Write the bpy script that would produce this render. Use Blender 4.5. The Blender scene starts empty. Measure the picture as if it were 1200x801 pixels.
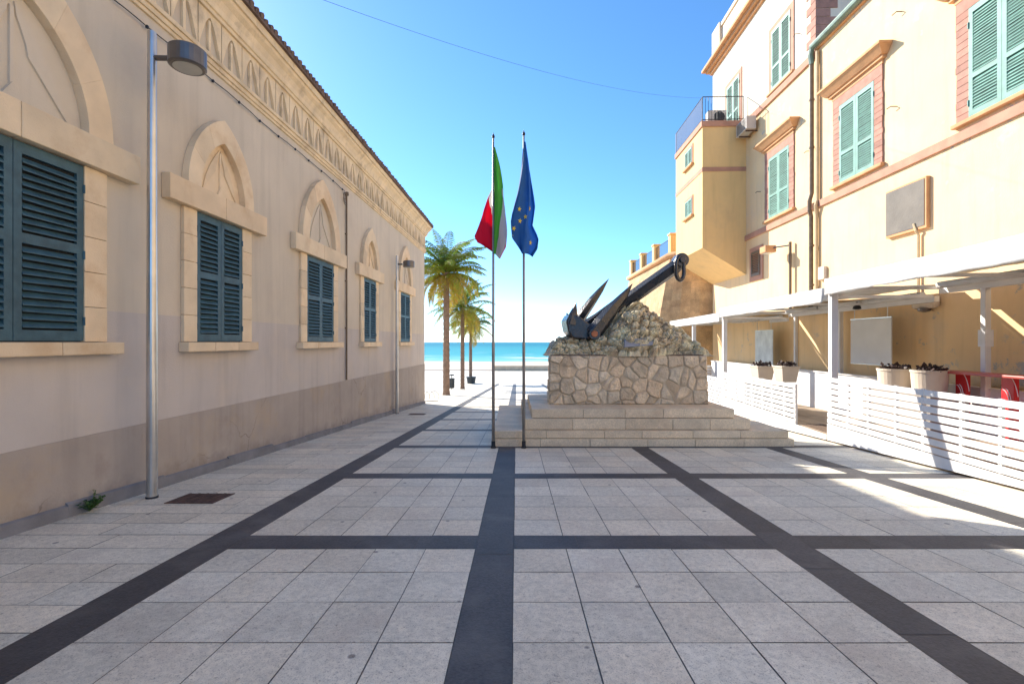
import bpy, bmesh, math, random
import numpy as np
from mathutils import Vector, noise as mnoise
random.seed(7)
R = math.radians
sc = bpy.context.scene
COL = sc.collection
# ------------------------------------------------------------------ camera
F = 560.0                                   # focal length in pixels of the 1200 px wide photograph
cd = bpy.data.cameras.new('camera'); cam = bpy.data.objects.new('camera', cd); COL.objects.link(cam)
cam.location = (0, 0, 0); cam.rotation_euler = (R(90), 0, 0)
cd.sensor_width = 36; cd.lens = F/1200*36; cd.clip_start = .05; cd.clip_end = 30000
sc.camera = cam
# ------------------------------------------------------------------ sky and sun
SUN_D = Vector((.67, -.742, -.59)).normalized()     # direction the light travels
w = bpy.data.worlds.new('World'); sc.world = w; w.use_nodes = True
nt = w.node_tree; bg = nt.nodes['Background']
sky = nt.nodes.new('ShaderNodeTexSky'); sky.sky_type = 'NISHITA'; sky.sun_disc = False
sky.sun_elevation = math.asin(-SUN_D.z); sky.sun_rotation = math.atan2(-SUN_D.x, -SUN_D.y)
sky.air_density = .70; sky.dust_density = .1; sky.ozone_density = 5.5; sky.altitude = 0
hs = nt.nodes.new('ShaderNodeHueSaturation'); hs.inputs['Hue'].default_value = .494; hs.inputs['Saturation'].default_value = 1.08; hs.inputs['Value'].default_value = .95
nt.links.new(sky.outputs[0], hs.inputs['Color']); nt.links.new(hs.outputs[0], bg.inputs[0]); bg.inputs[1].default_value = .14
sd = bpy.data.lights.new('sun', 'SUN'); sd.energy = 4.0; sd.angle = R(.5); sd.color = (1, .92, .80)
sun = bpy.data.objects.new('sun', sd); COL.objects.link(sun); sun.location = (-60, 80, 60)
sun.rotation_euler = SUN_D.to_track_quat('-Z', 'Y').to_euler()
vs = sc.view_settings; vs.view_transform = 'Standard'; vs.look = 'None'; vs.gamma = 1; vs.use_curve_mapping = False
vs.exposure = 1.34
# ------------------------------------------------------------------ helpers
WLOC = {}
def P(px, py, Y): return Vector(((px-600)/F*Y, Y, (400-py)/F*Y))
def gz(y): return -1.717-.0607*min(y, 60.0)
def frame(x0, b, out):
    """a wall line X = x0 + b*Y : returns T(s, o, z), s along the wall, o out of it"""
    n = math.hypot(1, b); e1 = Vector((b/n, 1/n, 0)); e2 = Vector((out/n, -out*b/n, 0)); o0 = Vector((x0, 0, 0))
    return lambda p: o0+e1*(p[0]*n)+e2*p[1]+Vector((0, 0, p[2]))
HALL = frame(-5.427, .032, 1)
PAL = frame(10.3, .03, -1)
FEN = frame(6.688, .083, -1)

class MB:
    def __init__(s, T=None): s.v = []; s.f = []; s.c = []; s.uv = None; s.T = T
    def add(s, p):
        s.v.append(Vector(s.T(p)) if s.T else Vector(p)); return len(s.v)-1
    def face(s, idx, col=(1, 1, 1)): s.f.append(tuple(idx)); s.c.append(col)
    def poly(s, pts, col=(1, 1, 1)): s.face([s.add(p) for p in pts], col)
    def box(s, a, b, col=(1, 1, 1)):
        i = [s.add((x, y, z)) for z in (a[2], b[2]) for x, y in ((a[0], a[1]), (b[0], a[1]), (b[0], b[1]), (a[0], b[1]))]
        for q in ((3, 2, 1, 0), (4, 5, 6, 7), (0, 1, 5, 4), (1, 2, 6, 5), (2, 3, 7, 6), (3, 0, 4, 7)): s.face([i[k] for k in q], col)
    def hexa(s, p8, col=(1, 1, 1)):
        i = [s.add(p) for p in p8]
        for q in ((3, 2, 1, 0), (4, 5, 6, 7), (0, 1, 5, 4), (1, 2, 6, 5), (2, 3, 7, 6), (3, 0, 4, 7)): s.face([i[k] for k in q], col)
    def prism(s, pts, off, col=(1, 1, 1)):
        off = Vector(off); n = len(pts)
        a = [s.add(p) for p in pts]; b = [s.add(Vector(p)+off) for p in pts]
        s.face(a[::-1], col); s.face(b, col)
        for k in range(n): s.face((a[k], a[(k+1) % n], b[(k+1) % n], b[k]), col)
    def ring_prism(s, outer, inner, off, col=(1, 1, 1)):
        """open strip between two equal-length polylines, extruded"""
        off = Vector(off); n = len(outer)
        A = [s.add(p) for p in outer]; B = [s.add(p) for p in inner]
        C = [s.add(Vector(p)+off) for p in outer]; D = [s.add(Vector(p)+off) for p in inner]
        for k in range(n-1):
            s.face((A[k], A[k+1], B[k+1], B[k]), col); s.face((C[k], D[k], D[k+1], C[k+1]), col)
            s.face((A[k], C[k], C[k+1], A[k+1]), col); s.face((B[k], B[k+1], D[k+1], D[k]), col)
        s.face((A[0], B[0], D[0], C[0]), col); s.face((A[-1], C[-1], D[-1], B[-1]), col)
    def tube(s, pts, r, n=8, r1=None, col=(1, 1, 1), cap=True, closed=False):
        pts = [Vector(s.T(p)) if s.T else Vector(p) for p in pts]; N = len(pts); rings = []
        up = Vector((0, 0, 1)); prev = None
        for k, p in enumerate(pts):
            if closed: d = pts[(k+1) % N]-pts[k-1]
            else: d = (pts[min(k+1, N-1)]-pts[max(k-1, 0)])
            d.normalize()
            if prev is None: u = d.cross(up); u = d.cross(Vector((1, 0, 0))) if u.length < 1e-3 else u
            else: u = prev-d*prev.dot(d)
            u.normalize(); v = d.cross(u); prev = u
            rr = r if r1 is None else r+(r1-r)*k/(N-1)
            if isinstance(r, (list, tuple)): rr = r[k]
            ring = []
            for q in range(n):
                a = 2*math.pi*q/n; s.v.append(p+u*math.cos(a)*rr+v*math.sin(a)*rr); ring.append(len(s.v)-1)
            rings.append(ring)
        for k in range(N if closed else N-1):
            a, b = rings[k], rings[(k+1) % N]
            for q in range(n): s.face((a[q], a[(q+1) % n], b[(q+1) % n], b[q]), col)
        if cap and not closed: s.face(rings[0][::-1], col); s.face(rings[-1], col)
    def lathe(s, c, prof, n=20, col=(1, 1, 1), sx=1, sy=1):
        c = Vector(c); rings = []
        for r, z in prof:
            rings.append([s.add((c.x+r*sx*math.cos(2*math.pi*q/n), c.y+r*sy*math.sin(2*math.pi*q/n), c.z+z)) for q in range(n)])
        for a, b in zip(rings, rings[1:]):
            for q in range(n): s.face((a[q], a[(q+1) % n], b[(q+1) % n], b[q]), col)
        s.face(rings[0][::-1], col); s.face(rings[-1], col)
    def grid(s, fn, nu, nv, col=None, uv=None):
        base = len(s.v)
        for j in range(nv+1):
            for i in range(nu+1): s.add(fn(i/nu, j/nv))
        for j in range(nv):
            for i in range(nu):
                a = base+j*(nu+1)+i; s.face((a, a+1, a+nu+2, a+nu+1), col(i, j) if col else (1, 1, 1))
    def build(s, name, mat, parent=None, smooth=False, bevel=0, recalc=True, solid=0):
        lo = [min(v[k] for v in s.v) for k in range(3)]; hi = [max(v[k] for v in s.v) for k in range(3)]
        base = Vector(((lo[0]+hi[0])/2, (lo[1]+hi[1])/2, lo[2]))
        me = bpy.data.meshes.new(name); me.from_pydata([v-base for v in s.v], [], s.f)
        at = me.color_attributes.new('tint', 'FLOAT_COLOR', 'CORNER')
        cols = []
        for p, c in zip(me.polygons, s.c): cols.extend([(c[0], c[1], c[2], 1)]*p.loop_total)
        at.data.foreach_set('color', np.array(cols, dtype=np.float32).ravel())
        if s.uv:
            ul = me.uv_layers.new(name='flag')
            for l in me.loops: ul.data[l.index].uv = s.uv[l.vertex_index]
        if recalc:
            bm = bmesh.new(); bm.from_mesh(me); bmesh.ops.recalc_face_normals(bm, faces=bm.faces); bm.to_mesh(me); bm.free()
        if smooth: me.shade_smooth()
        for m in (mat if isinstance(mat, (list, tuple)) else [mat]): me.materials.append(m)
        o = bpy.data.objects.new(name, me); COL.objects.link(o)
        if parent is not None: o.parent = parent; o.location = base-WLOC[parent.name]
        else: o.location = base
        WLOC[o.name] = base
        if solid:
            m = o.modifiers.new('solid', 'SOLIDIFY'); m.thickness = solid; m.offset = 0
        if bevel:
            m = o.modifiers.new('bevel', 'BEVEL'); m.width = bevel; m.segments = 2; m.limit_method = 'ANGLE'; m.angle_limit = R(40)
        return o
def tag(o, label=None, cat=None, group=None, kind=None):
    if label: o['label'] = label
    if cat: o['category'] = cat
    if group: o['group'] = group
    if kind: o['kind'] = kind
    return o
def thing(name, loc, label, cat, group=None):
    o = bpy.data.objects.new(name, None); COL.objects.link(o); o.location = loc; o.empty_display_size = .3
    WLOC[o.name] = Vector(loc); return tag(o, label, cat, group)
# ------------------------------------------------------------------ materials
def mat(name, col, rough=.7, var=.12, scale=3., bump=.0, bscale=40., metal=0, attr=False, stain=None, stain_scale=.6,
        streak=0., spec=.5, fine=.0, speck=False, flake=False, crack=False, splash=0., transl=0):
    m = bpy.data.materials.new(name); m.use_nodes = True; t = m.node_tree; N = t.nodes; L = t.links
    b = N['Principled BSDF']; b.inputs['Roughness'].default_value = rough; b.inputs['Metallic'].default_value = metal
    b.inputs['Specular IOR Level'].default_value = spec
    geo = N.new('ShaderNodeNewGeometry'); pos = geo.outputs['Position']
    def nz(sc_, det=5, vec=None, rg=.55):
        n = N.new('ShaderNodeTexNoise'); n.inputs['Scale'].default_value = sc_; n.inputs['Detail'].default_value = det
        n.inputs['Roughness'].default_value = rg; L.new(vec or pos, n.inputs['Vector']); return n.outputs['Fac']
    def ramp(f, a, c):
        r = N.new('ShaderNodeMapRange'); r.inputs[1].default_value = a; r.inputs[2].default_value = c; L.new(f, r.inputs[0]); return r.outputs[0]
    def mix(f, A, B, mode='MIX'):
        x = N.new('ShaderNodeMix'); x.data_type = 'RGBA'; x.blend_type = mode
        if isinstance(f, (int, float)): x.inputs[0].default_value = f
        else: L.new(f, x.inputs[0])
        for k, c in ((6, A), (7, B)):
            if isinstance(c, tuple): x.inputs[k].default_value = (*c, 1)
            else: L.new(c, x.inputs[k])
        return x.outputs[2]
    lo = tuple(c*(1-var) for c in col); hi = tuple(min(1, c*(1+var)) for c in col)
    c = mix(ramp(nz(scale), .3, .7), lo, hi)
    if fine: c = mix(ramp(nz(scale*16, 3), .3, .7), c, tuple(1-fine for _ in range(3)), 'MULTIPLY') if False else mix(ramp(nz(scale*16, 4), .62, .38), c, mix(1., c, tuple(1-fine for _ in range(3)), 'MULTIPLY'))
    if stain: c = mix(ramp(nz(stain_scale, 8, rg=.65), .52, .74), c, stain)
    if streak:
        mp = N.new('ShaderNodeMapping'); mp.inputs['Scale'].default_value = (4, 4, .35); L.new(pos, mp.inputs[0])
        c = mix(ramp(nz(1., 6, mp.outputs[0]), .5, .8), c, mix(1., c, tuple(1-streak for _ in range(3)), 'MULTIPLY'))
    if speck:      # chewing gum spots and dark pits in the slabs
        vo = N.new('ShaderNodeTexVoronoi'); vo.inputs['Scale'].default_value = 2.1; L.new(pos, vo.inputs['Vector'])
        c = mix(ramp(vo.outputs['Distance'], .062, .045), c, mix(1., c, (.42, .40, .42), 'MULTIPLY'))
        c = mix(ramp(nz(34, 3, rg=.7), .60, .70), c, mix(1., c, (.58, .56, .56), 'MULTIPLY'))
        c = mix(ramp(nz(110, 2), .54, .66), c, mix(1., c, (.70, .68, .68), 'MULTIPLY'))
    if crack:      # hairline cracks in a few places
        vo = N.new('ShaderNodeTexVoronoi'); vo.feature = 'DISTANCE_TO_EDGE'; vo.inputs['Scale'].default_value = .55
        va = N.new('ShaderNodeVectorMath'); va.operation = 'MULTIPLY_ADD'; nn = N.new('ShaderNodeTexNoise'); nn.inputs['Scale'].default_value = 2.2; nn.inputs['Detail'].default_value = 6
        L.new(pos, nn.inputs['Vector']); L.new(nn.outputs['Color'], va.inputs[0]); va.inputs[1].default_value = (.7, .7, .7); L.new(pos, va.inputs[2]); L.new(va.outputs[0], vo.inputs['Vector'])
        mm = N.new('ShaderNodeMath'); mm.operation = 'MULTIPLY'; L.new(ramp(vo.outputs['Distance'], .006, .002), mm.inputs[0]); L.new(ramp(nz(.45, 3), .50, .56), mm.inputs[1])
        c = mix(mm.outputs[0], c, mix(1., c, (.55, .52, .50), 'MULTIPLY'))
        c = mix(ramp(nz(1.7, 10, rg=.75), .56, .70), c, mix(1., c, (.90, .87, .85), 'MULTIPLY'))
    if splash:     # rain splash and damp along the sloping foot of the wall
        sp = N.new('ShaderNodeSeparateXYZ'); L.new(pos, sp.inputs[0])
        m1 = N.new('ShaderNodeMath'); m1.operation = 'MULTIPLY_ADD'; L.new(sp.outputs[1], m1.inputs[0]); m1.inputs[1].default_value = .0607; L.new(sp.outputs[2], m1.inputs[2])
        m2 = N.new('ShaderNodeMath'); m2.operation = 'MULTIPLY_ADD'; L.new(nz(2.2, 8, rg=.7), m2.inputs[0]); m2.inputs[1].default_value = -.9; L.new(m1.outputs[0], m2.inputs[2])
        c = mix(ramp(m2.outputs[0], -1.85, -2.15), c, mix(1., c, tuple(1-splash*k for k in (1, .95, .85)), 'MULTIPLY'))
    if flake:      # patches where the plaster has come off
        mm = N.new('ShaderNodeMath'); mm.operation = 'MULTIPLY'
        L.new(ramp(nz(.33, 3), .56, .63), mm.inputs[0]); L.new(ramp(nz(2.6, 9, rg=.7), .575, .615), mm.inputs[1])
        c = mix(mm.outputs[0], c, (.50, .44, .37))
    if attr:
        a = N.new('ShaderNodeAttribute'); a.attribute_name = 'tint'; c = mix(1., c, a.outputs['Color'], 'MULTIPLY')
    L.new(c, b.inputs['Base Color'])
    if bump:
        bp = N.new('ShaderNodeBump'); bp.inputs['Strength'].default_value = bump; bp.inputs['Distance'].default_value = .02
        L.new(nz(bscale, 6), bp.inputs['Height']); L.new(bp.outputs[0], b.inputs['Normal'])
    if transl:
        tr = N.new('ShaderNodeBsdfTranslucent'); L.new(c, tr.inputs[0]); ms = N.new('ShaderNodeMixShader'); ms.inputs[0].default_value = transl
        L.new(b.outputs[0], ms.inputs[1]); L.new(tr.outputs[0], ms.inputs[2]); L.new(ms.outputs[0], N['Material Output'].inputs[0])
    m['_c'] = 0
    return m
M = {}
M['joint'] = mat('joint_dirt', (.16, .14, .12), .95, .2, 2, .3)
M['paving'] = mat('pale_stone_paving', (.85, .77, .615), .65, .10, 1.3, .25, 90, attr=True, stain=(.66, .57, .46), stain_scale=1.1, fine=.16, speck=True)
M['band'] = mat('dark_lava_paving', (.078, .073, .076), .62, .2, 2.5, .25, 70, attr=True, fine=.3, stain=(.125, .118, .115), stain_scale=1.6)
M['sand'] = mat('sand', (.56, .47, .35), .95, .12, .25, .4, 4)
M['wallsand'] = mat('sandstone', (.74, .55, .36), .9, .12, 1, .3)
M['ground'] = mat('ground', (.34, .31, .28), .95, .15, 1, .3)
M['hall_wall'] = mat('hall_plaster', (.645, .56, .44), .85, .07, .7, .25, 55, stain=(.57, .475, .385), stain_scale=.5, streak=.14)
M['hall_low'] = mat('hall_plaster_grey', (.565, .505, .455), .85, .07, .9, .25, 55, stain=(.62, .53, .44), stain_scale=.8, streak=.16)
M['dado'] = mat('hall_dado', (.41, .35, .30), .85, .10, 1.2, .3, 45, stain=(.48, .36, .23), stain_scale=.55, streak=.18, crack=True, splash=.35)
M['kerb'] = mat('grey_cement', (.20, .195, .20), .9, .2, 3, .3)
M['trim'] = mat('hall_limestone', (.80, .63, .42), .8, .11, 1.6, .3, 60, attr=True, stain=(.66, .46, .26), stain_scale=1.3)
M['frieze'] = mat('hall_frieze_stone', (.80, .64, .42), .8, .12, 2, .3, 50, stain=(.42, .32, .21), stain_scale=1.5, streak=.2)
M['tile'] = mat('roof_tile', (.16, .105, .08), .9, .3, 5, .4, 20)
M['shut_dark'] = mat('teal_shutter', (.045, .105, .135), .5, .25, 6, .15, 60, spec=.4)
M['shut_back'] = mat('shutter_void', (.006, .010, .012), .9, .1, 4)
M['shut_light'] = mat('aqua_shutter', (.12, .285, .23), .6, .2, 4, .15, 60)
M['facade'] = mat('ochre_plaster', (.82, .58, .315), .88, .07, .6, .25, 40, stain=(.72, .55, .36), stain_scale=.45, streak=.15, flake=True)
M['facade_up'] = mat('cream_plaster', (.80, .68, .52), .88, .07, .6, .25, 40, stain=(.66, .54, .40), stain_scale=.6, streak=.18, crack=True)
M['bay'] = mat('yellow_plaster', (.82, .545, .235), .88, .07, .6, .2, 40, streak=.12, stain=(.70, .47, .22))
M['pink'] = mat('pink_trim', (.50, .255, .165), .85, .14, 2, .25, 40, streak=.15)
M['brickj'] = mat('brick_jamb', (.42, .21, .15), .85, .16, 5, .3, 40, attr=True)
M['hood'] = mat('terracotta_hood', (.60, .32, .15), .85, .14, 3, .3, 30)
M['gutter'] = mat('verdigris_gutter', (.17, .24, .19), .5, .25, 4, metal=.2)
M['pipe'] = mat('brown_pipe', (.17, .115, .065), .55, .25, 5)
M['pipe_cream'] = mat('cream_pipe', (.60, .45, .25), .6, .12, 5)
M['iron'] = mat('dark_iron', (.028, .03, .036), .5, .3, 6, metal=.3)
M['rust'] = mat('rusted_iron', (.105, .06, .045), .85, .35, 9, .4, 60)
M['bolt'] = mat('rusty_bolt', (.42, .16, .08), .85, .25, 9, .4, 60)
M['steel'] = mat('galvanised_steel', (.55, .54, .52), .28, .12, 3, metal=.85)
M['poleM'] = mat('flagpole_metal', (.36, .33, .30), .42, .15, 3, metal=.6)
M['lamp_g'] = mat('lamp_housing', (.16, .15, .145), .35, .15, 4, metal=.6)
M['glass'] = mat('lamp_glass', (.5, .5, .46), .25, .05, 4)
M['white'] = mat('white_paint', (.74, .73, .72), .55, .06, 2, .08, 30)
M['fabric'] = mat('white_awning', (.68, .68, .67), .8, .08, 1.5, .5, 5, transl=.12, stain=(.56, .55, .53), stain_scale=1.3, streak=.12)
M['bench'] = mat('bench_board', (.30, .26, .22), .8, .12, 3, .1)
M['deck'] = mat('wood_deck', (.36, .27, .19), .8, .18, 3, .25, attr=True)
M['mat'] = mat('coir_mat', (.15, .10, .07), .95, .25, 20, .5)
M['board'] = mat('grey_board', (.62, .60, .56), .6, .05, 2)
M['boardb'] = mat('blueish_board', (.55, .58, .56), .5, .22, 2.5)
M['pot'] = mat('cream_pot', (.62, .53, .43), .7, .08, 3, .2)
M['leafd'] = mat('dark_leaf', (.055, .03, .028), .6, .4, 9)
M['weed'] = mat('weed_leaf', (.06, .13, .025), .55, .35, 9, transl=.2)
M['red'] = mat('red_counter', (.55, .018, .022), .35, .1, 3)
M['redtop'] = mat('red_counter_top', (.50, .10, .08), .4, .15, 3)
M['logo'] = mat('white_print', (.8, .78, .78), .5, .02)
M['tablet'] = mat('slate_tablet', (.145, .125, .10), .7, .18, 2, .3, 20, stain=(.10, .09, .08), stain_scale=1.6)
M['masonry'] = mat('polygonal_stone', (.85, .67, .46), .85, .16, 5, .5, 45, attr=True, stain=(.54, .41, .28), stain_scale=2.2, fine=.2)
M['rock'] = mat('rough_rock', (.86, .68, .465), .9, .34, 3.2, .9, 28, attr=True, stain=(.44, .36, .27), stain_scale=2.4, fine=.3)
M['step'] = mat('travertine_step', (.87, .70, .49), .75, .13, 2.5, .35, 50, attr=True, stain=(.66, .50, .34), stain_scale=1.6, fine=.18)
M['plaque'] = mat('grey_marble', (.34, .34, .37), .5, .15, 8, .2)
M['anchor'] = mat('painted_anchor', (.022, .023, .027), .27, .35, 5, .3, 24, spec=.7, stain=(.075, .045, .035), stain_scale=2.6)
M['bastion'] = mat('bastion_masonry', (.62, .41, .21), .9, .22, 2.2, 1., 7, attr=True, stain=(.36, .22, .11), stain_scale=.8, streak=.2, fine=.3)
M['trunk'] = mat('palm_trunk', (.23, .155, .11), .9, .25, 4, .6, 12, attr=True)
M['frond'] = mat('palm_frond', (.17, .215, .055), .6, .3, 2, attr=True, transl=.35, spec=.2)
M['bin'] = mat('bin_plastic', (.03, .04, .045), .5, .2, 5)
M['acw'] = mat('unit_casing', (.55, .50, .44), .5, .08, 4)
M['paper'] = mat('paper', (.75, .76, .78), .7, .06, 8)
M['star'] = mat('star_yellow', (.75, .56, .05), .7, .05)
M['eu'] = mat('flag_blue', (.03, .19, .52), .7, .1, 3, transl=.5)
# tricolour flag: three bands along the flag's own length
def flag_mat():
    m = bpy.data.materials.new('flag_tricolour'); m.use_nodes = True; t = m.node_tree; N = t.nodes; L = t.links
    uv = N.new('ShaderNodeUVMap'); uv.uv_map = 'flag'; sp = N.new('ShaderNodeSeparateXYZ'); L.new(uv.outputs[0], sp.inputs[0])
    cr = N.new('ShaderNodeValToRGB'); cr.color_ramp.interpolation = 'CONSTANT'
    e = cr.color_ramp.elements; e[0].position = 0; e[0].color = (.16, .60, .08, 1); e[1].position = .333; e[1].color = (.78, .76, .74, 1)
    q = e.new(.667); q.color = (.80, .012, .07, 1)
    L.new(sp.outputs[0], cr.inputs[0]); b = N['Principled BSDF']; b.inputs['Roughness'].default_value = .75
    L.new(cr.outputs[0], b.inputs['Base Color']); tr = N.new('ShaderNodeBsdfTranslucent'); L.new(cr.outputs[0], tr.inputs[0])
    ms = N.new('ShaderNodeMixShader'); ms.inputs[0].default_value = .5; L.new(b.outputs[0], ms.inputs[1]); L.new(tr.outputs[0], ms.inputs[2])
    L.new(ms.outputs[0], N['Material Output'].inputs[0]); return m
M['tric'] = flag_mat()
def sea_mat():
    m = bpy.data.materials.new('sea_water'); m.use_nodes = True; t = m.node_tree; N = t.nodes; L = t.links
    b = N['Principled BSDF']; b.inputs['Roughness'].default_value = .45; b.inputs['IOR'].default_value = 1.33; b.inputs['Specular IOR Level'].default_value = .12
    geo = N.new('ShaderNodeNewGeometry'); sp = N.new('ShaderNodeSeparateXYZ'); L.new(geo.outputs[0], sp.inputs[0])
    mr = N.new('ShaderNodeMapRange'); mr.inputs[1].default_value = 145; mr.inputs[2].default_value = 900; L.new(sp.outputs[1], mr.inputs[0])
    cr = N.new('ShaderNodeValToRGB'); e = cr.color_ramp.elements
    e[0].position = 0; e[0].color = (.20, .50, .47, 1); e[1].position = 1; e[1].color = (.016, .20, .25, 1)
    q = e.new(.12); q.color = (.05, .33, .34, 1); L.new(mr.outputs[0], cr.inputs[0])
    # foam lines of small breakers
    mp = N.new('ShaderNodeMapping'); mp.inputs['Scale'].default_value = (.035, .10, 1); L.new(geo.outputs[0], mp.inputs[0])
    nz = N.new('ShaderNodeTexNoise'); nz.inputs['Scale'].default_value = 1; nz.inputs['Detail'].default_value = 7; L.new(mp.outputs[0], nz.inputs[0])
    fr = N.new('ShaderNodeMapRange'); fr.inputs[1].default_value = .60; fr.inputs[2].default_value = .66; L.new(nz.outputs[0], fr.inputs[0])
    nr = N.new('ShaderNodeMapRange'); nr.inputs[1].default_value = 330; nr.inputs[2].default_value = 160; L.new(sp.outputs[1], nr.inputs[0])
    mu = N.new('ShaderNodeMath'); mu.operation = 'MULTIPLY'; L.new(fr.outputs[0], mu.inputs[0]); L.new(nr.outputs[0], mu.inputs[1])
    mx = N.new('ShaderNodeMix'); mx.data_type = 'RGBA'; L.new(mu.outputs[0], mx.inputs[0]); L.new(cr.outputs[0], mx.inputs[6]); mx.inputs[7].default_value = (.8, .8, .78, 1)
    L.new(mx.outputs[2], b.inputs['Base Color'])
    n2 = N.new('ShaderNodeTexNoise'); n2.inputs['Scale'].default_value = .6; n2.inputs['Detail'].default_value = 6
    mp2 = N.new('ShaderNodeMapping'); mp2.inputs['Scale'].default_value = (.4, 1, 1); L.new(geo.outputs[0], mp2.inputs[0]); L.new(mp2.outputs[0], n2.inputs[0])
    bp = N.new('ShaderNodeBump'); bp.inputs['Strength'].default_value = .8; bp.inputs['Distance'].default_value = .5
    L.new(n2.outputs[0], bp.inputs['Height']); L.new(bp.outputs[0], b.inputs['Normal']); return m
M['sea'] = sea_mat()
M['foam'] = mat('sea_foam', (.8, .8, .78), .8, .05, 1)

# ================================================================== THE SETTING
def rnd(a, b): return random.uniform(a, b)
# ground sheet under everything, then beach and sea
mb = MB()
ys = [-400, -20, 0, 20, 40, 60, 92]; xs = [-400, -40, 0, 40, 400]
for i in range(len(ys)-1):
    for j in range(len(xs)-1):
        mb.poly([(xs[j], ys[i], gz(ys[i])), (xs[j+1], ys[i], gz(ys[i])), (xs[j+1], ys[i+1], gz(ys[i+1])), (xs[j], ys[i+1], gz(ys[i+1]))])
tag(mb.build('ground', M['joint']), kind='structure')
mb = MB()
def beach(u, v):
    x = -400+800*u; y = 92+70*v
    return (x, y, gz(60)-.012-(.7*v+.25*v*v)+.12*mnoise.noise(Vector((x*.06, y*.12, 0)))*min(1, v*8)*min(1, (1-v)*6))
mb.grid(beach, 160, 16)
tag(mb.build('beach', M['sand'], smooth=True), kind='structure')
SEA = gz(60)-.80
mb = MB()
mb.grid(lambda u, v: (-9000+18000*u, 140+12000*v**2, SEA), 24, 24)
tag(mb.build('sea', M['sea']), kind='structure')
# foam edge where the water meets the sand
mb = MB()
def foam(u, v):
    x = -160+320*u; w0 = 141+3*mnoise.noise(Vector((x*.03, 0, 3)))+1.2*mnoise.noise(Vector((x*.2, 0, 5)))
    w1 = w0+4.5+3*mnoise.noise(Vector((x*.06, 9, 3)))
    return (x, w0+(w1-w0)*v, SEA+.03+.05*math.sin(v*3.14))
mb.grid(foam, 220, 4)
def foam2(u, v):
    x = -160+320*u; a = max(0, mnoise.noise(Vector((x*.018, 4, 8)))+.12)*9
    y0 = 178+6*mnoise.noise(Vector((x*.02, 2, 1)))
    return (x, y0+a*v, SEA+.03+.25*math.sin(v*3.14)*min(1, a*.4))
mb.grid(foam2, 220, 4)
tag(mb.build('surf', M['foam'], smooth=True), kind='structure')

# paving: dark bands (three centre lines measured in the photo) and pale slabs between them
BC = [(-2.965, .020), (-.185, .009), (2.69, .020), (5.74, .012), (8.75, .012)]
BW = .185
def bx(i, y): return BC[i][0]+BC[i][1]*(y-2.7)
CR0, CRP, CRW = 4.79, 3.02, .185
Z1, Z2 = .004, .005
def wallx(y): return -5.427+.032*y
pav = MB(); ban = MB()
def slab(mbx, x00, x10, x01, x11, y0, y1, col, lift=Z1, g=.0035):
    q = [rnd(.6, 1.7)*g for _ in range(4)]; h = [lift+(rnd(0, .0025) if lift == Z1 else 0) for _ in range(4)]
    mbx.poly([(x00+q[0], y0+q[1], gz(y0)+h[0]), (x10-q[2], y0+q[1]*rnd(.7, 1.2), gz(y0)+h[1]), (x11-q[2], y1-q[3], gz(y1)+h[2]), (x01+q[0]*rnd(.7, 1.2), y1-q[3], gz(y1)+h[3])], col)
def tcol(a=.075):
    k = 1+rnd(-a, a*.8); h = rnd(-.025, .025)
    if random.random() < .08: k *= .92
    return (k*(1+h), k, k*(1-h))
for k in range(-3, 19):
    yb = CR0+CRP*k; y0 = yb+CRW; y1 = yb+CRP-CRW
    for bay in range(len(BC)-1):
        for r in range(5):
            ya = y0+(y1-y0)*r/5; yc = y0+(y1-y0)*(r+1)/5
            for c in range(5):
                def X(y, q): a = bx(bay, y)+BW; b = bx(bay+1, y)-BW; return a+(b-a)*q/5
                slab(pav, X(ya, c), X(ya, c+1), X(yc, c), X(yc, c+1), ya, yc, tcol())
    # cross bands
    for bay in range(len(BC)-1):
        a0 = bx(bay, yb)+BW; a1 = bx(bay+1, yb)-BW; n = 4
        for c in range(n):
            slab(ban, a0+(a1-a0)*c/n, a0+(a1-a0)*(c+1)/n, a0+(a1-a0)*c/n, a0+(a1-a0)*(c+1)/n, yb-CRW, yb+CRW, tcol(.18), Z1, .002)
# long bands in blocks
y = -4.0
for i in range(len(BC)):
    y = -4.0
    while y < 61:
        y2 = y+rnd(.75, 1.1); slab(ban, bx(i, y)-BW, bx(i, y)+BW, bx(i, y2)-BW, bx(i, y2)+BW, y, y2, tcol(.18), Z1, .002); y = y2
# margin by the hall: narrow courses of long slabs
y = -4.0
while y < 61:
    y2 = y+.375; x = wallx(y)+.01 if y < 25.4 else -14; xe = bx(0, y)-BW; first = True
    while x < xe-.05:
        L_ = rnd(.7, 1.25); x2 = min(x+L_, xe)
        if xe-x2 < .3: x2 = xe
        slab(pav, x, x2 if x2 < xe else bx(0, y)-BW, x, x2 if x2 < xe else bx(0, y2)-BW, y, y2, tcol(.10)); x = x2
    y = y2
# plain far promenade
y = 60.9
while y < 88:
    x = -30
    while x < 30:
        slab(pav, x, x+1.2, x, x+1.2, y, y+1.2, tcol()); x += 1.2
    y += 1.2
tag(pav.build('pavement', M['paving'], recalc=False), kind='structure')
tag(ban.build('dark_paving', M['band'], recalc=False), kind='structure')

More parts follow.
